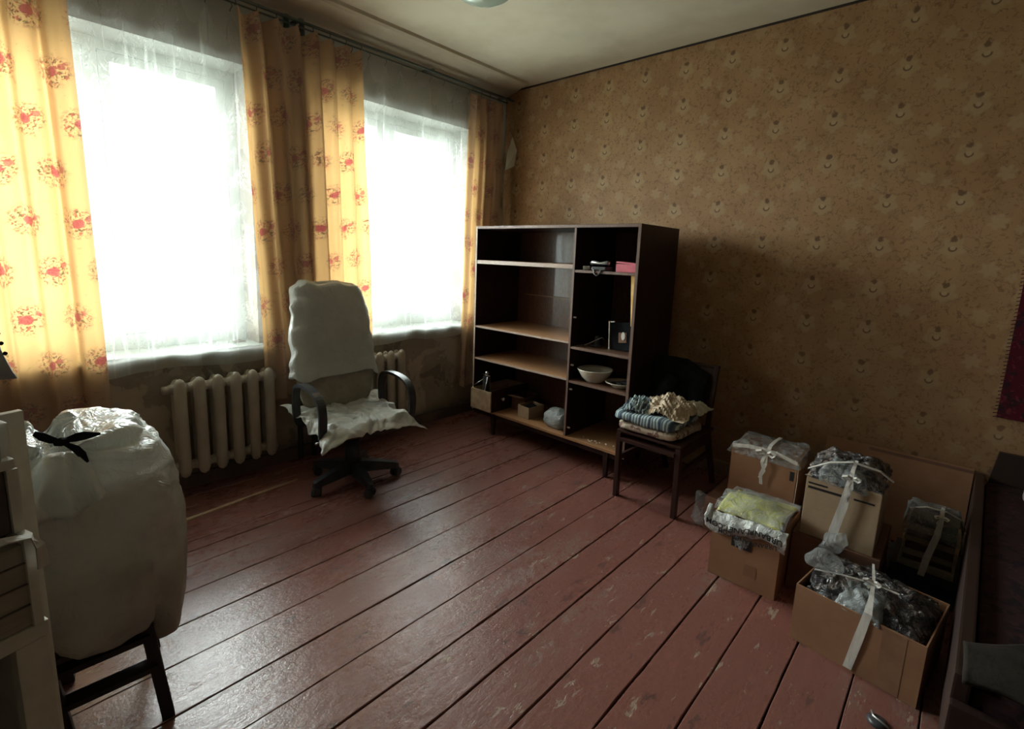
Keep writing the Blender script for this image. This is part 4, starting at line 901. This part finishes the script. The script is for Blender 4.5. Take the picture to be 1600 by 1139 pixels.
m = bundle('crumpled_plastic', 'crumple of clear plastic at the left corner of the large front carton', 'plastic scrap', (2.20, .265, .31), .045, .05, .035, CLEARP, 28, .03, 34, 20)
# D : stack of books with plastic and ribbon
books = [(.30, .26, .045, (.06, .085, .12)), (.30, .27, .05, (.05, .08, .12)), (.29, .25, .045, (.025, .04, .055)), (.24, .20, .032, (.42, .38, .28)), (.22, .175, .03, (.09, .045, .035)), (.22, .18, .028, (.32, .25, .18)), (.21, .17, .032, (.07, .035, .03)), (.21, .175, .03, (.36, .28, .19)), (.20, .17, .03, (.08, .05, .045)), (.20, .165, .028, (.33, .26, .18)), (.19, .165, .03, (.06, .04, .04))]
names = ['lowest dark blue large', 'second dark blue large', 'third dark blue large, under a pale one', 'widest pale', 'lowest brown-red small', 'tan fourth-from-bottom small', 'dark maroon small', 'tan middle small', 'dark upper small', 'tan upper small', 'topmost dark small']
z = .001
PAPER = simple('book_page_edges', (.34, .30, .23), (.28, .24, .18), 30, .8, .2, 60, stretch=(1, 1, 20))
for i, ((dx, dy, h, c), nm) in enumerate(zip(books, names)):
    bk = thing('book', nm+' book in the stack beside the bed', 'book', (2.83+.01*math.sin(i*2), -.035+.008*math.sin(i*3.1), z), .05*math.sin(i*1.7), 'stacked books beside the bed')
    cm = simple('book_cover_%s' % 'abcdefghijk'[i], c, tuple(q*.6 for q in c), 10, .45, .1)
    MB().box(0, dx, -dy/2, dy/2, 0, .004).box(0, dx, -dy/2, dy/2, h-.005, h-.001).box(0, .004, -dy/2, dy/2, .004, h-.005).build('cover', cm, bk)
    MB().box(.005, dx-.005, -dy/2+.004, dy/2-.004, .0045, h-.0055).build('pages', PAPER, bk)
    z += h
ztop = z
fd = thing('plastic_wrap', 'thin clear plastic wrap with white ribbon over the stack of books', 'plastic wrap', (2.83, -.035, ztop))
film_top(fd, .21, .18, -.0, .012, CLEARP, 33, drop=.08, over=.015, amp=.016)
ribbon(fd, [(.22, -.03, .01), (.1, -.025, .035), (-.01, -.025, .03), (-.03, -.02, -.04), (-.042, .0, -.15), (-.05, .01, -.24)], (0, 1, 0), [.012, .014, .018, .024, .026, .024])
ribbon(fd, [(.08, .09, .01), (.085, .03, .035), (.09, -.04, .035), (.095, -.10, .01), (.1, -.115, -.04)], (1, 0, 0), .012)
bow(fd, (.0, -.025, .036), .6)
# cardboard sheet against the wall behind the boxes
cs = thing('cardboard_sheet', 'wide flat cardboard sheet leaning on the wallpaper behind the boxes', 'cardboard', (3.50, .172, 0))
MB().hexa([Vector(p) for p in ((-.13, -.335, 0), (-.125, -.335, 0), (-.125, .335, 0), (-.13, .335, 0), (-.005, -.335, .475), (.0, -.335, .475), (.0, .335, .475), (-.005, .335, .475))]).build('sheet', CARD, cs)
MB().hexa([Vector(p) for p in ((-.012, -.335, .45), (-.0075, -.335, .4505), (-.0075, .12, .4505), (-.012, .12, .45), (-.0085, -.335, .466), (-.004, -.335, .466), (-.004, .12, .466), (-.0085, .12, .466))]).build('fold', CARD3, cs)

# ================================================================== bed, rug, blanket at the right edge
bd = thing('bed', 'low dark bed with burgundy cover along the wallpapered wall at the right edge', 'bed', (3.5, -.17, 0), math.radians(-1.7))
# local -x runs from the wall towards the camera
MB().box(-1.86, -.03, -.036, 0, .10, .47, bev=.006).build('side_rail', BEDW, bd); MB().box(-1.86, -.03, -1.0, -.965, .10, .40, bev=.006).build('side_rail', BEDW, bd)
MB().hexa([Vector(p) for p in ((-.03, -1.0, 0), (0, -1.0, 0), (0, 0, 0), (-.03, 0, 0), (-.03, -1.0, .60), (0, -1.0, .60), (0, -.07, .60), (-.03, -.07, .60))]).build('headboard', BEDW, bd)
MB().box(-1.895, -1.861, -1.0, .0, .0, .40, bev=.006).build('footboard', BEDW, bd)
MB().box(-1.85, -.04, -.96, -.04, .18, .445, bev=.03).build('mattress', BED, bd)
pad('pillow', 'pale pinkish pillow on the bed under the red rug', 'pillow', 2.85, 3.25, -.95, -.33, .449, .64, PALEC, 5, .03, pw=.5)
rg = thing('wall_rug', 'dark red rug hanging on the wallpapered wall at the right edge', 'rug', (3.544, -.75, 1.3))
MB().box(-.014, -.002, -.75, .545, -.535, .62, bev=.003).build('rug_body', RED, rg)
m = MB()
for k in range(60): z_ = -.53+k*.0193; m.bar((-.008, .545, z_), (-.008, .545+.010+.006*random.random(), z_-.004), .004, .004)
m.build('fringe', RED, rg, kind='stuff')
gb = thing('wool_blanket', 'grey-brown wool blanket hanging over the near end of the bed', 'blanket', (1.90, -.0, 0), 0)
def bl(u, v):
    y = -.128-.50*v; x = 1.585+(.20+.75*(-y-.128))*u-1.90
    x += .02*math.sin(v*9+u*4); z = .486+.014*abs(nz((x*7, y*7, 1)))+.012*math.sin(u*PI)
    return Vector((x, y, z))
MB().grid(bl, 40, 50).build('cloth_body', GREYB, gb, smooth=True, mods=[SOL(.008)])

# ------------------------------------------------------------------ small things
o = MB().hexa([(.62, 2.955, .001), (1.33, 3.05, .001), (1.33, 3.066, .001), (.62, 2.985, .001), (.62, 2.957, .007), (1.33, 3.052, .007), (1.33, 3.064, .007), (.62, 2.983, .007)]).build('wooden_lath', LATH)
tag(o, 'thin pale wooden lath lying on the floor below the left radiator', 'lath')
sc_ = thing('metal_scrap', 'small black metal scrap on the floor at the bottom edge of the photo', 'scrap', (1.915, .02, .002), .5)
m = MB().lathe([(0, 0), (.03, 0), (.033, .004), (.02, .012), (0, .012)], n=14); m.build('disc', DARKM, sc_, smooth=True)
MB().tube([(-.03, -.02, .014), (-.01, 0, .017), (.005, .012, .017), (.03, .006, .014)], .004, 6).build('clip', SILVER, sc_, smooth=True)
lp = thing('ceiling_lamp', 'pale green glass dome lamp on the ceiling', 'lamp', (2.02, 2.14, ZC))
MB().lathe([(.0, -.001), (.12, -.001), (.12, -.02), (.0, -.02)], n=32).build('base', WHITEK, lp, smooth=False)
MB().lathe([(.135, -.02), (.165, -.045), (.17, -.07), (.155, -.10), (.11, -.125), (.06, -.137), (.0, -.14)], n=40).build('shade', LAMPG, lp, smooth=True)
o = MB().add([(3.52, 3.36, 2.29), (3.545, 3.27, 2.32), (3.52, 3.28, 2.58), (3.545, 3.34, 2.64), (3.50, 3.32, 2.44), (3.545, 3.24, 2.46)], [(0, 1, 5, 4), (4, 5, 2), (2, 5, 3)]).build('torn_wallpaper', simple('paper_back', (.55, .5, .4), None, 5, .8, .1), mods=[SOL(.001)])
tag(o, 'loose torn flap of wallpaper in the corner beside the right curtain', 'wallpaper')
o = MB().tube([(1.12, 3.47, .876), (1.16, 3.47, .882), (1.20, 3.465, .876)], [.006, .011, .005], 8).build('dry_leaf', CARD3, smooth=True)
tag(o, 'small dark dried scrap lying on the left window sill', 'scrap')
